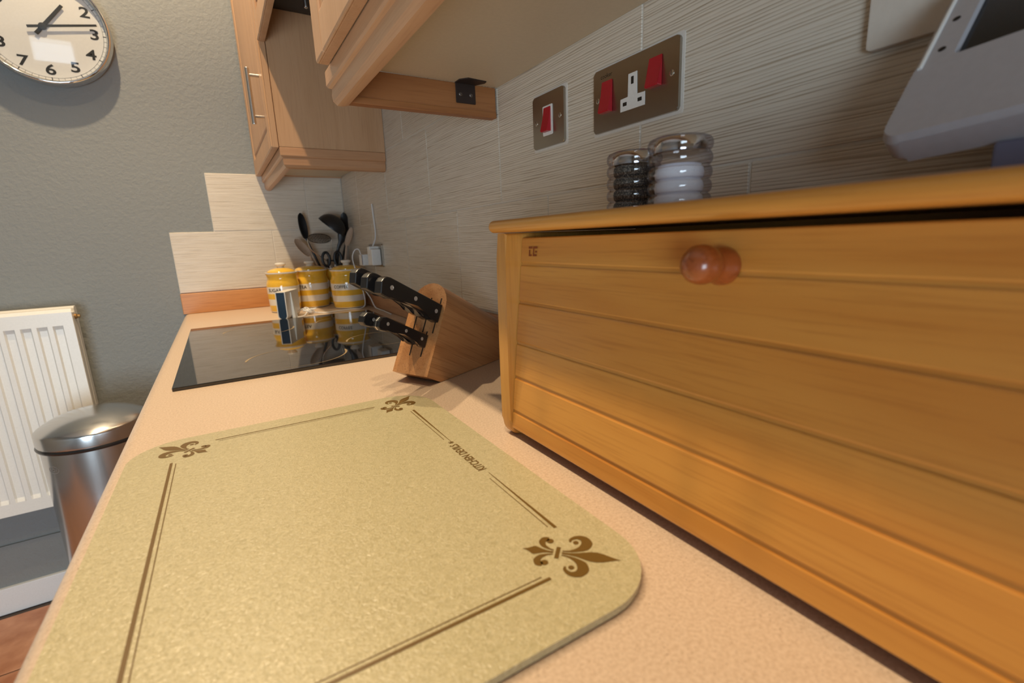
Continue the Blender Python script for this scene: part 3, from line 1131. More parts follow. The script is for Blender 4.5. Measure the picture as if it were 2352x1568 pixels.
def knife(a, utop, length, hgt, wid, label, big=True, tang=False, ps=0.0):
    """handle leaves the face at height utop (top line), runs along -ax"""
    base = face_pt(a, utop)
    t = thing('kitchen_knife', tuple(base), label, 'knife', None)
    # handle side outline: x = out from the face, y = below the top line
    if big:
        ol = [(0.001, 0.0), (length - 0.012, 0.0), (length - 0.005, 0.0015), (length - 0.0005, 0.006), (length + 0.002, 0.012), (length - 0.002, hgt * 0.95), (length - 0.004, hgt), (length - 0.020, hgt * 1.02), (length - 0.028, hgt * 0.90), (length * 0.62, hgt * 0.72), (length * 0.42, hgt * 0.70), (length * 0.25, hgt * 0.76), (length * 0.17, hgt * 0.92), (length * 0.13, hgt * 1.05), (0.004, hgt * 1.08), (0.001, hgt * 1.04)]
    else:
        ol = [(0.001, 0.0), (length - 0.012, 0.0), (length - 0.004, 0.003), (length, 0.010), (length - 0.001, hgt * 0.95), (length - 0.007, hgt * 1.12), (length - 0.018, hgt * 1.06), (length * 0.72, hgt * 0.80), (length * 0.50, hgt * 0.72), (length * 0.26, hgt * 0.74), (length * 0.14, hgt * 0.95), (length * 0.09, hgt * 1.12), (0.004, hgt * 1.15), (0.001, hgt * 1.1)]
    m = Matrix((-ax, -tp, (-ax).cross(-tp))).transposed().to_4x4(); m.translation = base
    bm = B(); prism(bm, ol, -wid / 2, wid / 2, m, 0.0026, 3)
    hd = obj('handle', bm, BLACKPLASTIC, t, angle=0.45)
    hs = [0.10, 0.48, 0.86] if big else [0.13, 0.48, 0.84]
    for f in hs:
        for sgn in (1, -1):
            c = base - ax * (length * f) - tp * (hgt * (0.50 if f < 0.2 else 0.40 if f < 0.6 else 0.46)) + n_ * (sgn * wid / 2)
            bm = B(); lathe(bm, [(0.0034 if big else 0.0027, -0.0004), (0.0034 if big else 0.0027, 0.0002), (0.0024 if big else 0.0019, 0.0004), (0.0021, 0.0001), (0.0006, 0.0003)], 18, Matrix.Translation(c) @ frame_from(n_ * sgn), cap=(False, True))
            obj('rivet', bm, RIVET, hd)
    if tang:
        tl = [(x, y) for x, y in ol]
        cxm = sum(p[0] for p in tl) / len(tl); cym = sum(p[1] for p in tl) / len(tl)
        tl = [(cxm + (x - cxm) * 1.004, cym + (y - cym) * 1.02) for x, y in tl]
        bm = B(); prism(bm, tl, -0.0009, 0.0009, m); obj('tang', bm, STEEL, t)
    bm = B(); m2 = m.copy()
    prism(bm, [(0.003, hgt * 0.1), (0.003, hgt * 0.98), (-0.06, hgt * 0.95), (-0.08, hgt * 0.1)], -0.0008, 0.0008, m2)
    obj('blade', bm, STEEL, t)
    return t


for a in (-0.0125, -0.034, -0.056):
    slot(a, 0.070, 0.129)
for a in (-0.0245, -0.049):
    slot(a, 0.030, 0.072)
knife(-0.0125, 0.1175, 0.128, 0.0285, 0.0155, 'big black riveted knife handle nearest in the upper row of the block', ps=0)
knife(-0.034, 0.1200, 0.136, 0.0275, 0.0150, 'black knife handle in the middle of the upper row of the block')
knife(-0.056, 0.1250, 0.140, 0.0270, 0.0150, 'black knife handle farthest in the upper row of the block')
knife(-0.0245, 0.0660, 0.104, 0.0190, 0.0125, 'small black knife with a bright tang in the lower row', big=False, tang=True)
knife(-0.049, 0.0690, 0.112, 0.0195, 0.0130, 'small black knife farther back in the lower row', big=False)

# ================================================================== shakers on the bread bin lid
def shaker(cx, cy, lab, fill, fillmat, group=None):
    z0 = 0.2406
    t = thing('shaker', (cx, cy, z0), lab, 'shaker')
    R_, n = 0.0255, 5
    prof = [(0.0205, 0.0)]
    hh = 0.0108
    for k in range(n):
        for j in range(7):
            a = -PI / 2 + PI * j / 6
            prof.append((R_ - 0.0032 + 0.0032 * math.cos(a), hh * (k + 0.5) + hh / 2 * math.sin(a) * 0.98))
    prof += [(0.0200, 0.0548), (0.012, 0.0558)]
    bm = B(); lathe(bm, prof, 40, Matrix.Translation((cx, cy, z0)))
    obj('clear_jar', bm, ACRYLIC, t)
    pr2_ = [(0.006, 0.0016), (0.0160, 0.0018)]
    k = 0
    while hh * (k + 0.5) < fill:
        for j in range(5):
            a = -PI / 2 + PI * j / 4
            zz = hh * (k + 0.5) + hh / 2 * math.sin(a) * 0.96
            if zz < fill:
                pr2_.append((0.0168 + 0.0026 * math.cos(a), max(zz, 0.002)))
        k += 1
    pr2_ += [(0.0170, fill), (0.006, fill + 0.0004)]
    bm = B(); lathe(bm, pr2_, 36, Matrix.Translation((cx, cy, z0))); obj('contents', bm, fillmat, t)
    bm = B(); lathe(bm, [(0.0190, 0.0425), (0.0212, 0.0430), (0.0216, 0.0460), (0.0210, 0.0505), (0.0188, 0.0535), (0.012, 0.0546), (0.004, 0.0549)], 36, Matrix.Translation((cx, cy, z0)))
    cp = obj('shaker_top', bm, CHROME, t, label='chrome top inside the clear jar')
    bm = B()
    for i in range(9):
        r_, a = (0.0, 0) if i == 0 else (0.008, i * PI / 4)
        lathe(bm, [(0.0011, 0.0549), (0.0010, 0.0553)], 8, Matrix.Translation((cx + r_ * math.cos(a), cy + r_ * math.sin(a), z0)))
    obj('holes', bm, DARKGAP, cp)
    return t


shaker(-0.122, -1.7290, 'ribbed clear shaker full of ground black pepper on bread bin', 0.0425, PEPPER)
shaker(-0.136, -1.7925, 'ribbed clear shaker of white salt on bread bin', 0.0335, SALT)

# ================================================================== switches and sockets on the tiles
def plate(parent, y1, y0, z1, z0, mat=STEEL_PLATE, r=0.004, x=-0.0005, th=0.0045):
    """plate on the right wall from y1 (far) to y0 (near)"""
    bm = B(); prism(bm, rrect(-y1, -y0, z0, z1, r, 5), 0, th, MX((x, 0, 0), (0, -1, 0), (0, 0, 1)), 0.0016, 3)
    return obj('plate', bm, mat, parent, angle=0.5)


def sealant(parent, y1, y0, z1, z0):
    bm = B(); prism(bm, rrect(-y1 - 0.0035, -y0 + 0.0035, z0 - 0.0035, z1 + 0.0035, 0.003, 3), -0.0006, 0.0010, MX((0, 0, 0), (0, -1, 0), (0, 0, 1)))
    obj('sealant', bm, plain('white_sealant', (0.70, 0.66, 0.60), 0.6), parent)


def rocker(parent, yc, zc, w, h, x=-0.005, tilt=0.22):
    """red rocker: bottom half proud"""
    bm = B()
    poly = [(-h / 2, 0.0), (h / 2, 0.0), (h / 2, 0.0012), (h * 0.08, 0.0030), (-h / 2 + 0.0015, 0.0085), (-h / 2, 0.0070)]
    prism(bm, poly, -w / 2, w / 2, Matrix.Translation((x, yc, zc)) @ Matrix((Vector((0, 0, 1)), Vector((-1, 0, 0)), Vector((0, -1, 0)))).transposed().to_4x4(), 0.0007, 2)
    return obj('rocker', bm, RED, parent, angle=0.4, label='red rocker')


def pscrew(parent, y, z, x=-0.005):
    bm = B(); lathe(bm, [(0.0033, -0.0005), (0.0033, 0.0004), (0.0022, 0.0010), (0.0008, 0.0011)], 18, Matrix.Translation((x, y, z)) @ frame_from((-1, 0, 0)), cap=(False, True))
    s = obj('screw', bm, SATIN, parent)
    bm = B(); box(bm, x - 0.00125, x - 0.0009, y - 0.0004, y + 0.0004, z - 0.0028, z + 0.0028); obj('screw_slot', bm, DARKGAP, s)


# single switch
t = thing('fuse_switch', (0, -1.432, 0.397), 'small square nickel switch plate with one red rocker in a white surround', 'switch')
sealant(t, -1.392, -1.472, 0.436, 0.359); plate(t, -1.392, -1.472, 0.436, 0.359)
bm = B(); prism(bm, rrect(-0.0125, 0.0125, -0.0215, 0.0215, 0.0015, 3), 0, 0.0012, MX((-0.005, -1.4325, 0.3965), (0, -1, 0), (0, 0, 1)), 0.0004, 1); obj('surround', bm, WPLASTIC, t)
rocker(t, -1.4325, 0.3975, 0.0175, 0.035, -0.0060)
pscrew(t, -1.4015, 0.3975); pscrew(t, -1.4625, 0.3975)
# cooker control unit
t = thing('cooker_switch', (0, -1.6085, 0.394), 'wide nickel cooker control plate with two red rockers and a white socket', 'switch')
Y1, Y0, Z1, Z0 = -1.538, -1.679, 0.432, 0.355
sealant(t, Y1, Y0, Z1, Z0); plate(t, Y1, Y0, Z1, Z0)
rocker(t, Y1 - 0.0265, 0.3965, 0.0195, 0.0385, -0.0050)
rocker(t, Y1 - 0.1075, 0.4030, 0.0195, 0.0325, -0.0050)
bm = B()
T_ = [(-0.0205, -0.0205), (0.0205, -0.0205), (0.0205, -0.0055), (0.0072, -0.0055), (0.0072, 0.0205), (-0.0072, 0.0205), (-0.0072, -0.0055), (-0.0205, -0.0055)]
prism(bm, T_, 0, 0.0008, MX((-0.0050, Y1 - 0.0715, 0.3925), (0, -1, 0), (0, 0, 1)), 0.0003, 1); so = obj('socket_insert', bm, WPLASTIC, t, label='white three-pin socket insert')
for dy, dz, w, hh in ((0, 0.0120, 0.0042, 0.0085), (-0.0125, -0.0125, 0.0066, 0.0042), (0.0125, -0.0125, 0.0066, 0.0042)):
    bm = B(); prism(bm, rrect(dy - w / 2, dy + w / 2, dz - hh / 2, dz + hh / 2, 0.0004, 2), 0.0007, 0.0010, MX((-0.0050, Y1 - 0.0715, 0.3925), (0, -1, 0), (0, 0, 1))); obj('pin_hole', bm, DARKGAP, so)
pscrew(t, Y1 - 0.0085, 0.3955); pscrew(t, Y1 - 0.1310, 0.3955)
bm = text_bm('cooker', 0.0075, depth=0.00003)
bmesh.ops.transform(bm, matrix=MX((-0.00505, Y1 - 0.0245, 0.4225), (0, -1, 0), (0, 0, 1)), verts=bm.verts)
obj('lettering', bm, INK, t, smooth=False)
# blank plate at the upper right
t = thing('blanking_plate', (0, -1.925, 0.392), 'plain cream wall plate behind the tilted grey appliance', 'wall plate')
bm = B(); prism(bm, rrect(1.8625, 1.99, 0.354, 0.431, 0.004, 4), 0, 0.007, MX((-0.0005, 0, 0), (0, -1, 0), (0, 0, 1)), 0.0015, 2)
obj('plate', bm, plain('cream_plastic', (0.66, 0.60, 0.52), 0.4), t)

# ================================================================== tilted grey appliance on the bread bin
AP0 = Vector((-0.11, -1.92, 0.271))
ar, au = Vector((-0.0894, -0.9930, 0.0769)).normalized(), Vector((0.652, 0, 0.758)).normalized()
an = ar.cross(au)
if an.x > 0:
    an = -an
t = thing('tablet_dock', (-0.07, -2.0, 0.2405), 'pale grey plastic appliance with a dark screen, tilted back on the bread bin', 'appliance')
AM = Matrix((ar, au, ar.cross(au))).transposed().to_4x4(); AM.translation = AP0
sg = 1 if ar.cross(au).dot(an) > 0 else -1
WA, HA = 0.205, 0.138
bm = B()
outer = rrect(-0.001, WA, -0.001, HA, 0.012, 6)
# frame body with a real recess for the screen
prism(bm, outer, sg * -0.020, sg * -0.004, AM, 0.004, 3)
obj('back_shell', bm, GREYPLASTIC, t, angle=0.5)
bm = B()
inner = rrect(0.0195, WA - 0.0195, 0.0625, HA - 0.010, 0.003, 6)
vo0 = [bm.verts.new(AM @ Vector((x, y, sg * -0.005))) for x, y in outer]
ins = rrect(0.0012, WA - 0.0022, 0.0012, HA - 0.0022, 0.0105, 6)
vo1 = [bm.verts.new(AM @ Vector((x, y, 0))) for x, y in ins]
vi1 = [bm.verts.new(AM @ Vector((x, y, 0))) for x, y in inner]
vi0 = [bm.verts.new(AM @ Vector((x, y, sg * -0.0045))) for x, y in inner]
nn = len(outer)
for i in range(nn):
    j = (i + 1) % nn
    bm.faces.new((vo0[i], vo0[j], vo1[j], vo1[i])); bm.faces.new((vo1[i], vo1[j], vi1[j], vi1[i])); bm.faces.new((vi1[i], vi1[j], vi0[j], vi0[i]))
obj('bezel', bm, GREYPLASTIC, t, angle=0.5)
bm = B(); prism(bm, inner, min(0, sg) * 0.0048 - 0.0 if sg < 0 else -0.0048, (-0.0040 if sg > 0 else 0.0040), AM); obj('screen', bm, SCREEN, t)
bm = B(); tube(bm, [AM @ Vector((0.0042, 0.058, sg * 0.0004)), AM @ Vector((0.0042, 0.128, sg * 0.0004))], 0.0013, 8); obj('ridge', bm, WPLASTIC, t)
for a, b in ((0.0115, 0.0717), (0.0110, 0.0985)):
    bm = B(); lathe(bm, [(0.0022, -0.0002), (0.0019, 0.0003)], 14, AM @ Matrix.Translation((a, b, 0)) @ (Matrix.Identity(4) if sg > 0 else Matrix.Rotation(PI, 4, 'X'))); obj('screw_hole', bm, DARKGAP, t)
bm = B()
for yy in (-1.985, -2.085):
    box(bm, -0.105, -0.035, yy - 0.012, yy + 0.012, 0.2408, 0.262, 0.002, 2)
box(bm, -0.100, -0.040, -2.097, -1.973, 0.258, 0.276, 0.003, 2)
obj('stand', bm, plain('blue_grey_plastic', (0.16, 0.16, 0.24), 0.5), t)

# ================================================================== yellow striped canisters
def canister(name, cx, cy, R_, lab, word, cat='canister', lid=True, face=-0.68, wsz=0.0155):
    t = thing(name, (cx, cy, 0.0004), lab, cat)
    k = R_ / 0.062
    prof = [(0.050, 0.0004), (0.0545, 0.002), (0.0565, 0.005), (0.0590, 0.025), (0.0605, 0.045), (0.0612, 0.063), (0.0617, 0.085), (0.0612, 0.094), (0.0585, 0.101), (0.0560, 0.107), (0.0552, 0.113), (0.0568, 0.120), (0.0605, 0.1262), (0.0625, 0.1285), (0.0625, 0.1302), (0.0600, 0.1310), (0.0570, 0.1295), (0.054, 0.120), (0.054, 0.006), (0.01, 0.0055)]
    HZ = 1.055
    prof = [(r * k, z) for r, z in prof]
    mi = []
    for i in range(len(prof) - 1):
        zm = (prof[i][1] + prof[i + 1][1]) / 2
        wht = 0.063 <= zm <= 0.085 or 0.025 <= zm <= 0.045 or zm > 0.1265 or zm < 0.004 or i >= 15
        mi.append(1 if wht else 0)
    bm = B(); lathe(bm, prof, 48, Matrix.Translation((cx, cy, 0)) @ Matrix.Diagonal((1, 1, HZ, 1)), mi=mi)
    body = obj('body', bm, [YELLOW, CREAMGLAZE], t, angle=0.8)
    if lid:
        bm = B(); lathe(bm, [(0.0535 * k, 0.1290), (0.0535 * k, 0.1325), (0.050 * k, 0.1360), (0.040 * k, 0.1405), (0.026 * k, 0.1435), (0.012, 0.1450)], 40, Matrix.Translation((cx, cy, 0)) @ Matrix.Diagonal((1, 1, HZ, 1)))
        ld = obj('lid', bm, YELLOW, t)
        bm = B(); lathe(bm, [(0.0115, 0.1440), (0.0105, 0.1475), (0.0120, 0.1500), (0.0162, 0.1530), (0.0176, 0.1565), (0.0165, 0.1595), (0.0120, 0.1612), (0.003, 0.1618)], 28, Matrix.Translation((cx, cy, 0)) @ Matrix.Diagonal((1, 1, HZ, 1)))
        obj('knob', bm, CREAMGLAZE, ld, label='cream knob')
    if word:
        bm = text_bm(word, wsz, depth=0.0001, bold=0.00012)
        rr_ = 0.0618 * k
        for v in bm.verts:
            a = v.co.x / rr_
            z = v.co.y
            r_ = rr_ + 0.0002 + v.co.z
            d = face + a
            v.co = Vector((cx + r_ * math.sin(d), cy - r_ * math.cos(d), 0.0742 * HZ + z))
        obj('lettering', bm, INK, body, smooth=False)
    return t


canister('canister', -0.285, -0.216, 0.0530, 'yellow and white striped canister lettered SUGAR, leftmost of the canisters', 'SUGAR')
canister('canister', -0.182, -0.160, 0.0600, 'yellow and white striped canister lettered TEA, in the middle', 'TEA')
canister('canister', -0.0785, -0.289, 0.0600, 'yellow and white striped canister lettered COFFEE, near the wall socket', 'COFFEE')
canister('utensil_jar', -0.0850, -0.0850, 0.0560, 'open yellow and white striped jar holding kitchen utensils in the corner', None, cat='jar', lid=False)

# ================================================================== utensils in the jar
JX, JY = -0.085, -0.085


def scoop(bm, c, along, nrm, length, width, depth, th=0.0025, nu=14, nv=8):
    """oval spoon bowl: shell with thickness"""
    al = Vector(along).normalized(); nm = Vector(nrm); nm = (nm - al * nm.dot(al)).normalized(); ac = al.cross(nm)
    G = []
    for side_ in (0, 1):
        g = []
        for i in range(nu + 1):
            u = -1 + 2 * i / nu
            w = width / 2 * math.sqrt(max(0, 1 - u * u)) ** 0.9
            row = []
            for j in range(nv + 1):
                v = -1 + 2 * j / nv
                dd = -depth * (1 - v * v) * (1 - u * u) - side_ * th
                row.append(bm.verts.new(Vector(c) + al * (u * length / 2) + ac * (v * max(w, 0.0008)) + nm * dd))
            g.append(row)
        G.append(g)
    for s in (0, 1):
        for i in range(nu):
            for j in range(nv):
                bm.faces.new((G[s][i][j], G[s][i + 1][j], G[s][i + 1][j + 1], G[s][i][j + 1]))
    for i in range(nu):
        for j in (0, nv):
            bm.faces.new((G[0][i][j], G[0][i + 1][j], G[1][i + 1][j], G[1][i][j]))
    for j in range(nv):
        for i in (0, nu):
            bm.faces.new((G[0][i][j], G[0][i][j + 1], G[1][i][j + 1], G[1][i][j]))


def spoon(name, head_c, head_dir, nrm, ln, wd, dp, foot, mat, lab, r0=0.0045, flat=None, cat='spoon'):
    t = thing(name, foot, lab, cat)
    hd = Vector(head_dir).normalized()
    bm = B(); scoop(bm, head_c, hd, nrm, ln, wd, dp); obj('bowl', bm, mat, t, angle=0.9)
    nk = Vector(head_c) - hd * (ln / 2 - 0.004)
    bm = B()
    mid = nk * 0.55 + Vector(foot) * 0.45
    tube(bm, smooth_path([tuple(nk), tuple(mid), foot], 5), [r0 * 0.75] * 3 + [r0] * 8, 8, flat=flat)
    obj('handle', bm, mat, t)
    return t


spoon('wooden_spoon', (-0.185, -0.085, 0.218), (-0.60, 0.0, 0.80), (0.35, -1, 0.2), 0.082, 0.034, 0.006, (-0.118, -0.072, 0.050), SPOONWOOD, 'wooden spoon leaning to the left, leftmost in the utensil jar', 0.0048)
spoon('serving_spoon', (-0.171, -0.062, 0.298), (-0.10, 0.0, 1.0), (0.9, -1, 0.2), 0.100, 0.044, 0.010, (-0.092, -0.080, 0.030), UTENSILBLACK, 'black serving spoon upright beside the wooden spoon in the jar', 0.0048)
spoon('slotted_turner', (-0.012, -0.045, 0.300), (-0.02, 0.0, 1.0), (-0.6, -1, 0.1), 0.100, 0.034, 0.004, (-0.080, -0.076, 0.030), UTENSILBLACK, 'black spoon half hidden behind the ladle, against the wall', 0.0042)
spoon('wooden_spoon', (-0.020, -0.124, 0.252), (0.38, 0.05, 0.92), (-0.7, -1, 0.1), 0.078, 0.024, 0.004, (-0.060, -0.114, 0.050), SPOONWOOD, 'pale wooden spoon leaning right towards the wall socket', 0.0046)
# ladle: hemispherical bowl tipped over, opening down-left
t = thing('ladle', (-0.078, -0.085, 0.03), 'big black ladle standing in the middle of the utensil jar', 'ladle')
dome = Vector((0.60, -0.10, 0.70)).normalized()
LC = Vector((-0.0775, -0.095, 0.289))
bm = B()
pr_ = []
for k in range(10):
    a = PI / 2 * k / 9 * 0.97
    pr_.append((0.0545 * math.cos(a), 0.0500 * math.sin(a)))
inn = [(r * 0.95, z * 0.94) for r, z in pr_][::-1]
lathe(bm, pr_, 32, Matrix.Translation(LC) @ frame_from(dome), cap=(False, True))
lathe(bm, inn[::-1], 32, Matrix.Translation(LC) @ frame_from(dome), cap=(False, True))
# rim
ringo = [v for v in bm.verts]
obj('bowl', bm, UTENSILBLACK, t, angle=1.0)
bm = B(); tube(bm, smooth_path([(-0.038, -0.098, 0.262), (-0.045, -0.096, 0.238), (-0.058, -0.094, 0.210), (-0.066, -0.092, 0.170), (-0.074, -0.088, 0.10), (-0.078, -0.085, 0.03)], 4), [0.017, 0.0165, 0.0155, 0.014, 0.012, 0.009, 0.008, 0.0075] + [0.0062] * 13, 10, flat=((0, 1, 0), 0.5))
obj('handle', bm, UTENSILBLACK, t)
# masher
t = thing('potato_masher', (-0.09, -0.10, 0.03), 'potato masher with a perforated oval plate, in front of the black spoon', 'masher')
mc = Vector((-0.127, -0.112, 0.2500))
mn = Vector((0.0, -0.50, 0.87)).normalized(); mxx = Vector((1, 0, 0)); myy = mn.cross(mxx)
bm = B()
ea, eb = 0.041, 0.036
tube(bm, [mc + mxx * (ea * math.cos(2 * PI * k / 36)) + myy * (eb * math.sin(2 * PI * k / 36)) for k in range(36)], 0.0016, 6, closed=True)
sp = 0.0102
for i in range(-7, 8):
    for j in range(-7, 8):
        x0, y0 = i * sp + (j % 2) * sp / 2, j * sp * 0.866
        for (dx, dy) in ((sp, 0), (sp / 2, sp * 0.866), (-sp / 2, sp * 0.866)):
            x1, y1 = x0 + dx, y0 + dy
            if (x0 / ea) ** 2 + (y0 / eb) ** 2 < 1.05 and (x1 / ea) ** 2 + (y1 / eb) ** 2 < 1.05:
                tube(bm, [mc + mxx * x0 + myy * y0, mc + mxx * x1 + myy * y1], 0.0009, 4)
obj('perforated_plate', bm, plain('dark_steel', (0.10, 0.09, 0.08), 0.35, 0.8), t, smooth=False)
bm = B()
for g in (-1, 1):
    tube(bm, smooth_path([tuple(mc + mxx * (g * ea)), (mc.x + g * 0.042, -0.112, 0.236), (mc.x + g * 0.034 + 0.004, -0.110, 0.205), (-0.103 + g * 0.006, -0.106, 0.165)], 5), 0.0016, 6)
obj('wire_legs', bm, STEEL, t)
bm = B(); tube(bm, [(-0.103, -0.106, 0.172), (-0.098, -0.104, 0.12), (-0.092, -0.10, 0.03)], 0.0065, 10); obj('handle', bm, UTENSILBLACK, t)
# scissors
t = thing('scissors', (-0.092, -0.125, 0.03), 'kitchen scissors with two black finger loops between the canister lids', 'scissors')
for cx, g in ((-0.1135, -1), (-0.0705, 1)):
    bm = B()
    pts_ = [(cx + 0.0125 * math.cos(2 * PI * k / 24) * (1 if math.cos(2 * PI * k / 24) * g < 0 else 1.1), -0.125, 0.171 + 0.026 * math.sin(2 * PI * k / 24)) for k in range(24)]
    tube(bm, pts_, 0.0052, 8, closed=True); obj('finger_loop', bm, UTENSILBLACK, t)
    bm = B(); tube(bm, [(cx - g * 0.010, -0.125, 0.152), (-0.092 + g * 0.003, -0.125, 0.120), (-0.092 - g * 0.004, -0.122, 0.04)], [0.0045, 0.004, 0.003], 8, flat=((0, 1, 0), 0.5)); obj('blade', bm, STEEL, t)
bm = B(); tube(bm, [(-0.101, -0.125, 0.165), (-0.083, -0.125, 0.165)], 0.003, 8); obj('stop', bm, UTENSILBLACK, t)

# ================================================================== corner socket, chargers, cables
t = thing('wall_socket', (0, -0.415, 0.183), 'brushed steel double socket above the worktop in the far corner', 'socket')
plate(t, -0.340, -0.4935, 0.2205, 0.1465)
for yc in (-0.378, -0.455):
    bm = B(); box(bm, -0.0068, -0.0046, yc - 0.007, yc + 0.007, 0.199, 0.213, 0.0006, 1); obj('switch', bm, WPLASTIC, t)
t = thing('phone_charger', (-0.02, -0.447, 0.18), 'large white plug-in charger in the nearer outlet of the corner socket', 'charger')
bm = B(); box(bm, -0.036, -0.0052, -0.482, -0.430, 0.152, 0.205, 0.003, 3); box(bm, -0.036, -0.0052, -0.458, -0.430, 0.200, 0.214, 0.003, 3); obj('case', bm, WPLASTIC, t)
bm = B(); lathe(bm, [(0.0012, 0), (0.0012, 0.0004)], 10, Matrix.Translation((-0.036, -0.452, 0.186)) @ frame_from((-1, 0, 0))); obj('led', bm, INK, t)
t = thing('phone_charger', (-0.02, -0.377, 0.17), 'smaller white plug adapter behind the large charger', 'charger')
bm = B(); box(bm, -0.046, -0.0052, -0.398, -0.352, 0.150, 0.188, 0.003, 3); obj('case', bm, WPLASTIC, t)
bm = B(); box(bm, -0.0465, -0.0458, -0.398, -0.392, 0.153, 0.186); obj('label_strip', bm, plain('grey_blue', (0.10, 0.11, 0.20), 0.5), t)
bm = B(); tube(bm, smooth_path([(-0.020, -0.445, 0.213), (-0.006, -0.440, 0.245), (-0.004, -0.432, 0.30), (-0.004, -0.425, 0.352)], 6), 0.0024, 8)
tag(obj('charger_cable', bm, CABLE), 'straight white cable rising up the tiles above the corner socket', 'cable')
bm = B(); tube(bm, smooth_path([(-0.044, -0.375, 0.188), (-0.050, -0.375, 0.205), (-0.062, -0.370, 0.203), (-0.071, -0.365, 0.180), (-0.066, -0.362, 0.145), (-0.050, -0.365, 0.08), (-0.045, -0.370, 0.02), (-0.060, -0.372, 0.003), (-0.100, -0.372, 0.003), (-0.150, -0.385, 0.003), (-0.185, -0.395, 0.003), (-0.215, -0.375, 0.005), (-0.2370, -0.3830, 0.006)], 6), 0.0018, 8)
tag(obj('adapter_cable', bm, CABLE), 'thin white cable curling down from the adapter and across the worktop', 'cable')
bm = B(); tube(bm, smooth_path([(-0.052, -0.335, 0.09), (-0.035, -0.395, 0.045), (-0.028, -0.428, 0.010), (-0.022, -0.452, 0.003), (-0.021, -0.50, 0.003), (-0.024, -0.56, 0.003), (-0.026, -0.60, 0.003)], 6), 0.0020, 8)
tag(obj('charging_cable', bm, CABLE), 'white cable running from beside the coffee canister along the wall', 'cable')
# gathered flex
bm = B()
rnd = random.Random(3)
for k in range(9):
    cx, cy = -0.232 + rnd.uniform(-0.016, 0.016), -0.372 + rnd.uniform(-0.014, 0.014)
    a = rnd.uniform(0, PI)
    L_ = rnd.uniform(0.010, 0.018)
    z = 0.004 + rnd.uniform(0, 0.014)
    d = Vector((math.cos(a), math.sin(a), rnd.uniform(-0.1, 0.3))) * L_
    c = Vector((cx, cy, z))
    e = Vector((-d.y, d.x, 0)) * 0.25
    tube(bm, smooth_path([c - d, c - d * 0.3 + e, c + d * 0.3 - e * 0.5, c + d, c + d * 0.6 + e * 2, c - d * 0.5 + e * 2], 4), 0.0019, 6)
tag(obj('cable_bundle', bm, CABLE), 'bunched up white flex lying beside the white display', 'cable')

# ================================================================== small white display with navy face
t = thing('display_hub', (-0.297, -0.405, 0.0004), 'white U-shaped smart display with a navy face in front of the canisters', 'display')
dv = Vector((0.050, 0.101, 0)).normalized(); dw = Vector((dv.y, -dv.x, 0))
HM = Matrix((dw, Vector((0, 0, 1)), dw.cross(Vector((0, 0, 1))))).transposed().to_4x4(); HM.translation = Vector((-0.321, -0.458, 0.0006))
zs_ = 1 if dw.cross(Vector((0, 0, 1))).dot(dv) > 0 else -1


def ushape(hw, zb, zt):
    out = [(hw, zt)]
    out = [(-hw, zt), (hw, zt)]
    for k in range(11):
        a = -PI * k / 10
        out.append((hw * math.cos(a), zb + hw + hw * math.sin(a)))
    return out[:2] + out[2:]


bm = B()
hw = 0.0150
o1, o2 = ushape(hw, 0.0, 0.087), ushape(hw - 0.0028, 0.0028, 0.0855)
va = [[bm.verts.new(HM @ Vector((x, y, zs_ * d_))) for x, y in o_] for o_, d_ in ((o1, 0.0), (o1, 0.112), (o2, 0.112), (o2, 0.0))]
nn = len(o1)
for s in range(4):
    for i in range(nn):
        j = (i + 1) % nn
        bm.faces.new((va[s][i], va[s][j], va[(s + 1) % 4][j], va[(s + 1) % 4][i]))
obj('shell', bm, WPLASTIC, t, angle=0.5)
bm = B(); prism(bm, ushape(hw - 0.0030, 0.0030, 0.0850), zs_ * 0.0012 if zs_ > 0 else -0.111, zs_ * 0.111 if zs_ > 0 else -0.0012, HM)
obj('face_panel', bm, BLUEPANEL, t, label='navy blue face panel')
bm = B()
sd = [(0.034, 0.0), (0.058, 0.0), (0.043, 0.082)]
sm = Matrix((dv, Vector((0, 0, 1)), dv.cross(Vector((0, 0, 1))))).transposed().to_4x4(); sm.translation = Vector((-0.321, -0.458, 0.0006)) + dw * (hw + 0.0002)
va = [bm.verts.new(sm @ Vector((a, b, 0))) for a, b in sd]
vb = [bm.verts.new(sm @ Vector((a, b, 0)) + dw * o_) for (a, b), o_ in zip(sd, (0.010, 0.010, 0.0015))]
bm.faces.new(va[::-1]); bm.faces.new(vb)
for i in range(3):
    bm.faces.new((va[i], va[(i + 1) % 3], vb[(i + 1) % 3], vb[i]))
obj('prop_stand', bm, plain('pale_blue_plastic', (0.70, 0.76, 0.80), 0.4), t)
bm = B(); tube(bm, smooth_path([(-0.277, -0.435, 0.003), (-0.262, -0.430, 0.003), (-0.248, -0.405, 0.006), (-0.236, -0.380, 0.016)], 5), 0.0019, 8)
obj('lead', bm, CABLE, t)

# ================================================================== wall clock
ck = thing('wall_clock', (-0.8085, -0.02, 0.882), 'round chrome wall clock with white dial and black numerals on the grey wall', 'clock')
CM = Matrix.Translation((-0.8085, 0, 0.882)) @ frame_from((0, -1, 0))      # local z out of the wall
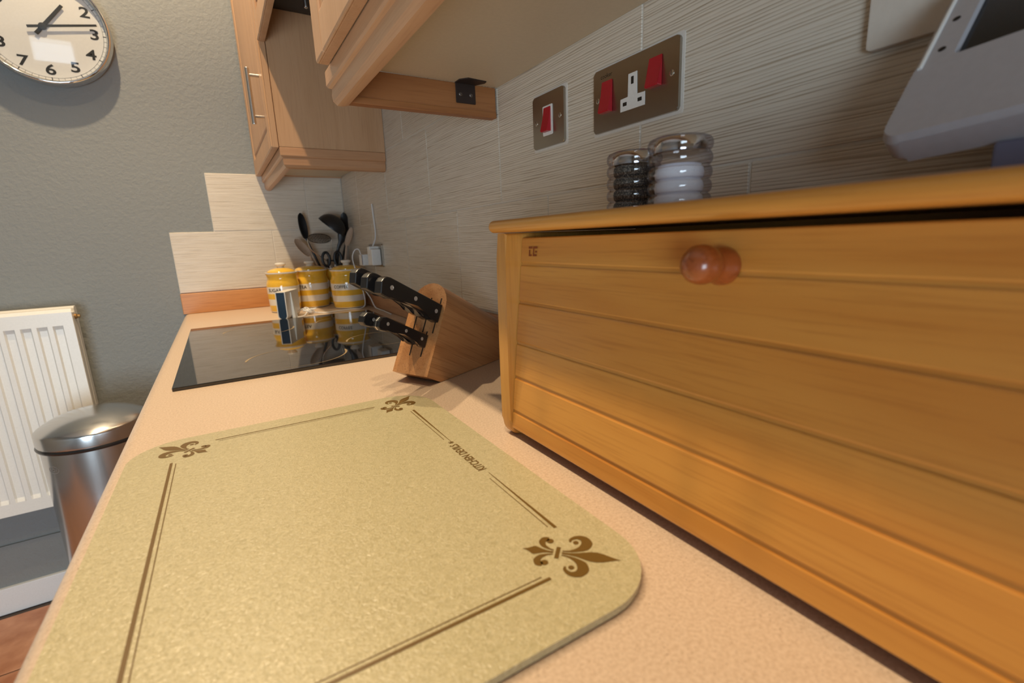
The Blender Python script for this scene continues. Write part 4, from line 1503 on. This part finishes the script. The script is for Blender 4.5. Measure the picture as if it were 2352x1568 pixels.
# local x of this frame: make +x world +x, +y world +z
CM = MX((-0.8085, 0, 0.882), (1, 0, 0), (0, 0, 1))
bm = B(); lathe(bm, [(0.1500, 0.0005), (0.1560, 0.006), (0.1590, 0.016), (0.1585, 0.026), (0.1545, 0.030), (0.1550, 0.034), (0.1575, 0.038), (0.1580, 0.043), (0.1555, 0.048), (0.1520, 0.0495), (0.1490, 0.0470), (0.1470, 0.0400), (0.1462, 0.0310)], 96, CM, cap=(False, False)); obj('rim', bm, CHROME, ck, angle=1.2, label='polished chrome rim')
bm = B(); lathe(bm, [(0.1475, 0.024), (0.1475, 0.0300), (0.001, 0.0300)], 96, CM, cap=(True, True)); dial = obj('dial', bm, DIAL, ck, angle=0.5)
bm = B()
DM = CM @ Matrix.Translation((0, 0, 0.0303)) @ Matrix.Rotation(-0.033, 4, 'Z')
for r_ in (0.1375, 0.1445):
    stroke(bm, [(r_ * math.cos(2 * PI * k / 96), r_ * math.sin(2 * PI * k / 96)) for k in range(97)], [0.00035] * 97, DM)
for k in range(60):
    a = PI / 2 - 2 * PI * k / 60
    w = 0.0011 if k % 5 == 0 else 0.00035
    r0 = 0.1362 if k % 5 == 0 else 0.1375
    stroke(bm, [(r0 * math.cos(a), r0 * math.sin(a)), (0.1448 * math.cos(a), 0.1448 * math.sin(a))], [w, w], DM)
obj('minute_track', bm, INK, dial, smooth=False)
for k in range(1, 13):
    bm = text_bm(str(k), 0.0400, depth=0.0001, bold=0.0008)
    bmesh.ops.transform(bm, matrix=Matrix.Diagonal((1.28, 1, 1, 1)), verts=bm.verts)
    a = PI / 2 - k * PI / 6
    bmesh.ops.transform(bm, matrix=DM @ Matrix.Translation((0.1165 * math.cos(a), 0.1165 * math.sin(a), 0.0001)), verts=bm.verts)
    obj('numeral', bm, INK, dial, smooth=False)


def hand(deg, tip, tail, w, z):
    bm = B()
    a = math.radians(90 - deg)
    m = CM @ Matrix.Translation((0, 0, z)) @ Matrix.Rotation(a, 4, 'Z')
    prism(bm, [(-tail, -w * 0.95), (tip, -w * 0.8), (tip, w * 0.8), (-tail, w * 0.95)], 0, 0.0012, m)
    return bm


obj('hour_hand', hand(39.9, 0.083, 0.028, 0.0050, 0.0345), INK, ck, smooth=False)
obj('minute_hand', hand(80.0, 0.129, 0.035, 0.0038, 0.0375), INK, ck, smooth=False)
bm = B(); lathe(bm, [(0.0085, 0.030), (0.0085, 0.0398), (0.0070, 0.0402), (0.001, 0.0404)], 20, CM); obj('hand_hub', bm, INK, ck)
bm = B(); lathe(bm, [(0.1478, 0.0428), (0.1478, 0.0440), (0.001, 0.0440)], 72, CM, cap=(True, True)); obj('glass', bm, GLASS, ck)

# ================================================================== radiator
rd = thing('radiator', (-1.25, -0.06, -0.58), 'white ribbed panel radiator on the grey end wall', 'radiator')
XR = -0.8805
XL = -1.70
ZT, ZB = 0.061, -0.566
# pressed front panel: cross-section along x with ribs
bm = B()
xs, ds = [], []
pitch = 0.0365
x = XR - 0.038
flutes = []
while x > XL + 0.05:
    flutes.append(x)
    x -= pitch


def depth_at(x):
    for f in flutes:
        d = abs(x - f)
        if d < 0.0085:
            return 0.0065
        if d < 0.0125:
            return 0.0065 * (0.0125 - d) / 0.004
    return 0.0


xs = sorted({XL, XR} | {round(f + s, 5) for f in flutes for s in (-0.0125, -0.0085, 0.0085, 0.0125)})
zsr = [(ZB, 0), (ZB + 0.040, 0), (ZB + 0.052, 1), (ZT - 0.062, 1), (ZT - 0.050, 0), (ZT - 0.010, 0), (ZT, -0.5)]
YF = -0.100
grid = []
for x in xs:
    col = []
    for z, k in zsr:
        d = depth_at(x) * max(0, k)
        col.append(bm.verts.new((x, YF + d + (0.008 if k < 0 else 0), z)))
    grid.append(col)
for i in range(len(xs) - 1):
    for j in range(len(zsr) - 1):
        bm.faces.new((grid[i][j], grid[i + 1][j], grid[i + 1][j + 1], grid[i][j + 1]))
obj('front_panel', bm, RADWHITE, rd, angle=0.25)
bm = B(); box(bm, XL, XR - 0.001, YF + 0.010, -0.042, ZB + 0.002, ZT - 0.012, 0.002, 1); obj('body', bm, RADWHITE, rd)
bm = B(); prism(bm, rrect(ZB + 0.01, ZT + 0.004, 0.028, 0.058, 0.008, 4), 0, XR - XL, MX((XL, 0, 0), (0, 0, 1), (0, -1, 0)) if False else Matrix((Vector((0, 0, 1)), Vector((0, -1, 0)), Vector((1, 0, 0)))).transposed().to_4x4() @ Matrix.Translation((0, 0, 0)), 0.002, 2)
for v in bm.verts:
    v.co.x += XL
obj('rear_panel', bm, RADWHITE, rd)
bm = B(); lathe(bm, [(0.008, 0), (0.008, 0.006), (0.005, 0.008), (0.005, 0.014)], 14, Matrix.Translation((XR - 0.002, -0.062, ZT - 0.028)) @ frame_from((1, 0, 0))); obj('bleed_valve', bm, plain('old_brass', (0.35, 0.20, 0.07), 0.4, 0.8), rd)
bm = B()
for x in (-1.05, -1.55):
    box(bm, x - 0.02, x + 0.02, -0.028, -0.0005, ZB + 0.1, ZT - 0.05)
obj('wall_bracket', bm, RADWHITE, rd)
bm = B(); tube(bm, [(-1.64, -0.075, ZB + 0.03), (-1.64, -0.075, FZ)], 0.0075, 10); obj('pipe', bm, WHITE, rd)

# ================================================================== pedal bin
pb = thing('pedal_bin', (-0.845, -0.29, FZ), 'round brushed steel pedal bin with a domed lid between radiator and worktop', 'bin')
PM = Matrix.Translation((-0.845, -0.29, 0))
bm = B(); lathe(bm, [(0.128, FZ + 0.03), (0.128, -0.305)], 64, PM); body = obj('body', bm, STEEL, pb)
bm = B(); lathe(bm, [(0.131, FZ), (0.132, FZ + 0.004), (0.132, FZ + 0.03), (0.127, FZ + 0.034)], 48, PM); obj('base_ring', bm, BLACKPLASTIC, pb)
bm = B(); lathe(bm, [(0.126, -0.308), (0.1345, -0.305), (0.1365, -0.300), (0.1345, -0.2955), (0.126, -0.294)], 64, PM); obj('rim_band', bm, BLACKPLASTIC, pb, label='black rubber rim')
bm = B(); lathe(bm, [(0.1330, -0.2955), (0.1340, -0.290), (0.1340, -0.264), (0.1325, -0.258), (0.128, -0.2535), (0.115, -0.2445), (0.095, -0.2340), (0.070, -0.2245), (0.040, -0.2180), (0.015, -0.2158), (0.001, -0.2155)], 72, PM); obj('lid', bm, STEEL, pb, angle=0.9)
bm = B(); box(bm, -0.865, -0.825, -0.45, -0.40, FZ + 0.008, FZ + 0.016, 0.003, 2); obj('pedal', bm, BLACKPLASTIC, pb)
# faint etched oval mark
bm = B()
def cyl_pt(a, z):
    return Vector((-0.845 + 0.1283 * math.sin(a), -0.29 - 0.1283 * math.cos(a), z))


def cyl_stroke(pts_, w):
    Lp = []
    for i, (a, z) in enumerate(pts_):
        a2, z2 = pts_[min(i + 1, len(pts_) - 1)]; a1, z1 = pts_[max(i - 1, 0)]
        ta, tz = (a2 - a1) * 0.1283, z2 - z1
        l = math.hypot(ta, tz) or 1
        na, nz = -tz / l * w / 0.1283, ta / l * w
        Lp.append((bm.verts.new(cyl_pt(a + na, z + nz)), bm.verts.new(cyl_pt(a - na, z - nz))))
    for i in range(len(Lp) - 1):
        bm.faces.new((Lp[i][0], Lp[i + 1][0], Lp[i + 1][1], Lp[i][1]))


A0 = -0.75
cyl_stroke([(A0 + 0.13 * math.cos(2 * PI * k / 24), -0.350 + 0.010 * math.sin(2 * PI * k / 24)) for k in range(25)], 0.0007)
cyl_stroke([(A0 - 0.07, -0.354), (A0 - 0.07, -0.346)], 0.0007)
cyl_stroke([(A0 + 0.035 * math.cos(2 * PI * k / 12), -0.350 + 0.004 * math.sin(2 * PI * k / 12)) for k in range(13)], 0.0007)
cyl_stroke([(A0 + 0.07, -0.354), (A0 + 0.07, -0.346)], 0.0007)
obj('etched_mark', bm, ETCH, body, smooth=False)

# ---- shared group phrases for things of one kind
GROUPS = {'canister': 'striped storage canisters', 'kitchen_knife': 'knives in the block', 'shaker': 'shakers on the bread bin', 'base_cupboard': 'base cupboards under the worktop', 'wall_cupboard': 'beech wall cupboards', 'phone_charger': 'plugs in the corner socket', 'wooden_spoon': 'wooden spoons in the jar'}
for o in list(bpy.data.objects):
    g = GROUPS.get(o.name.split('.')[0])
    if g and o.parent is None:
        o['group'] = g
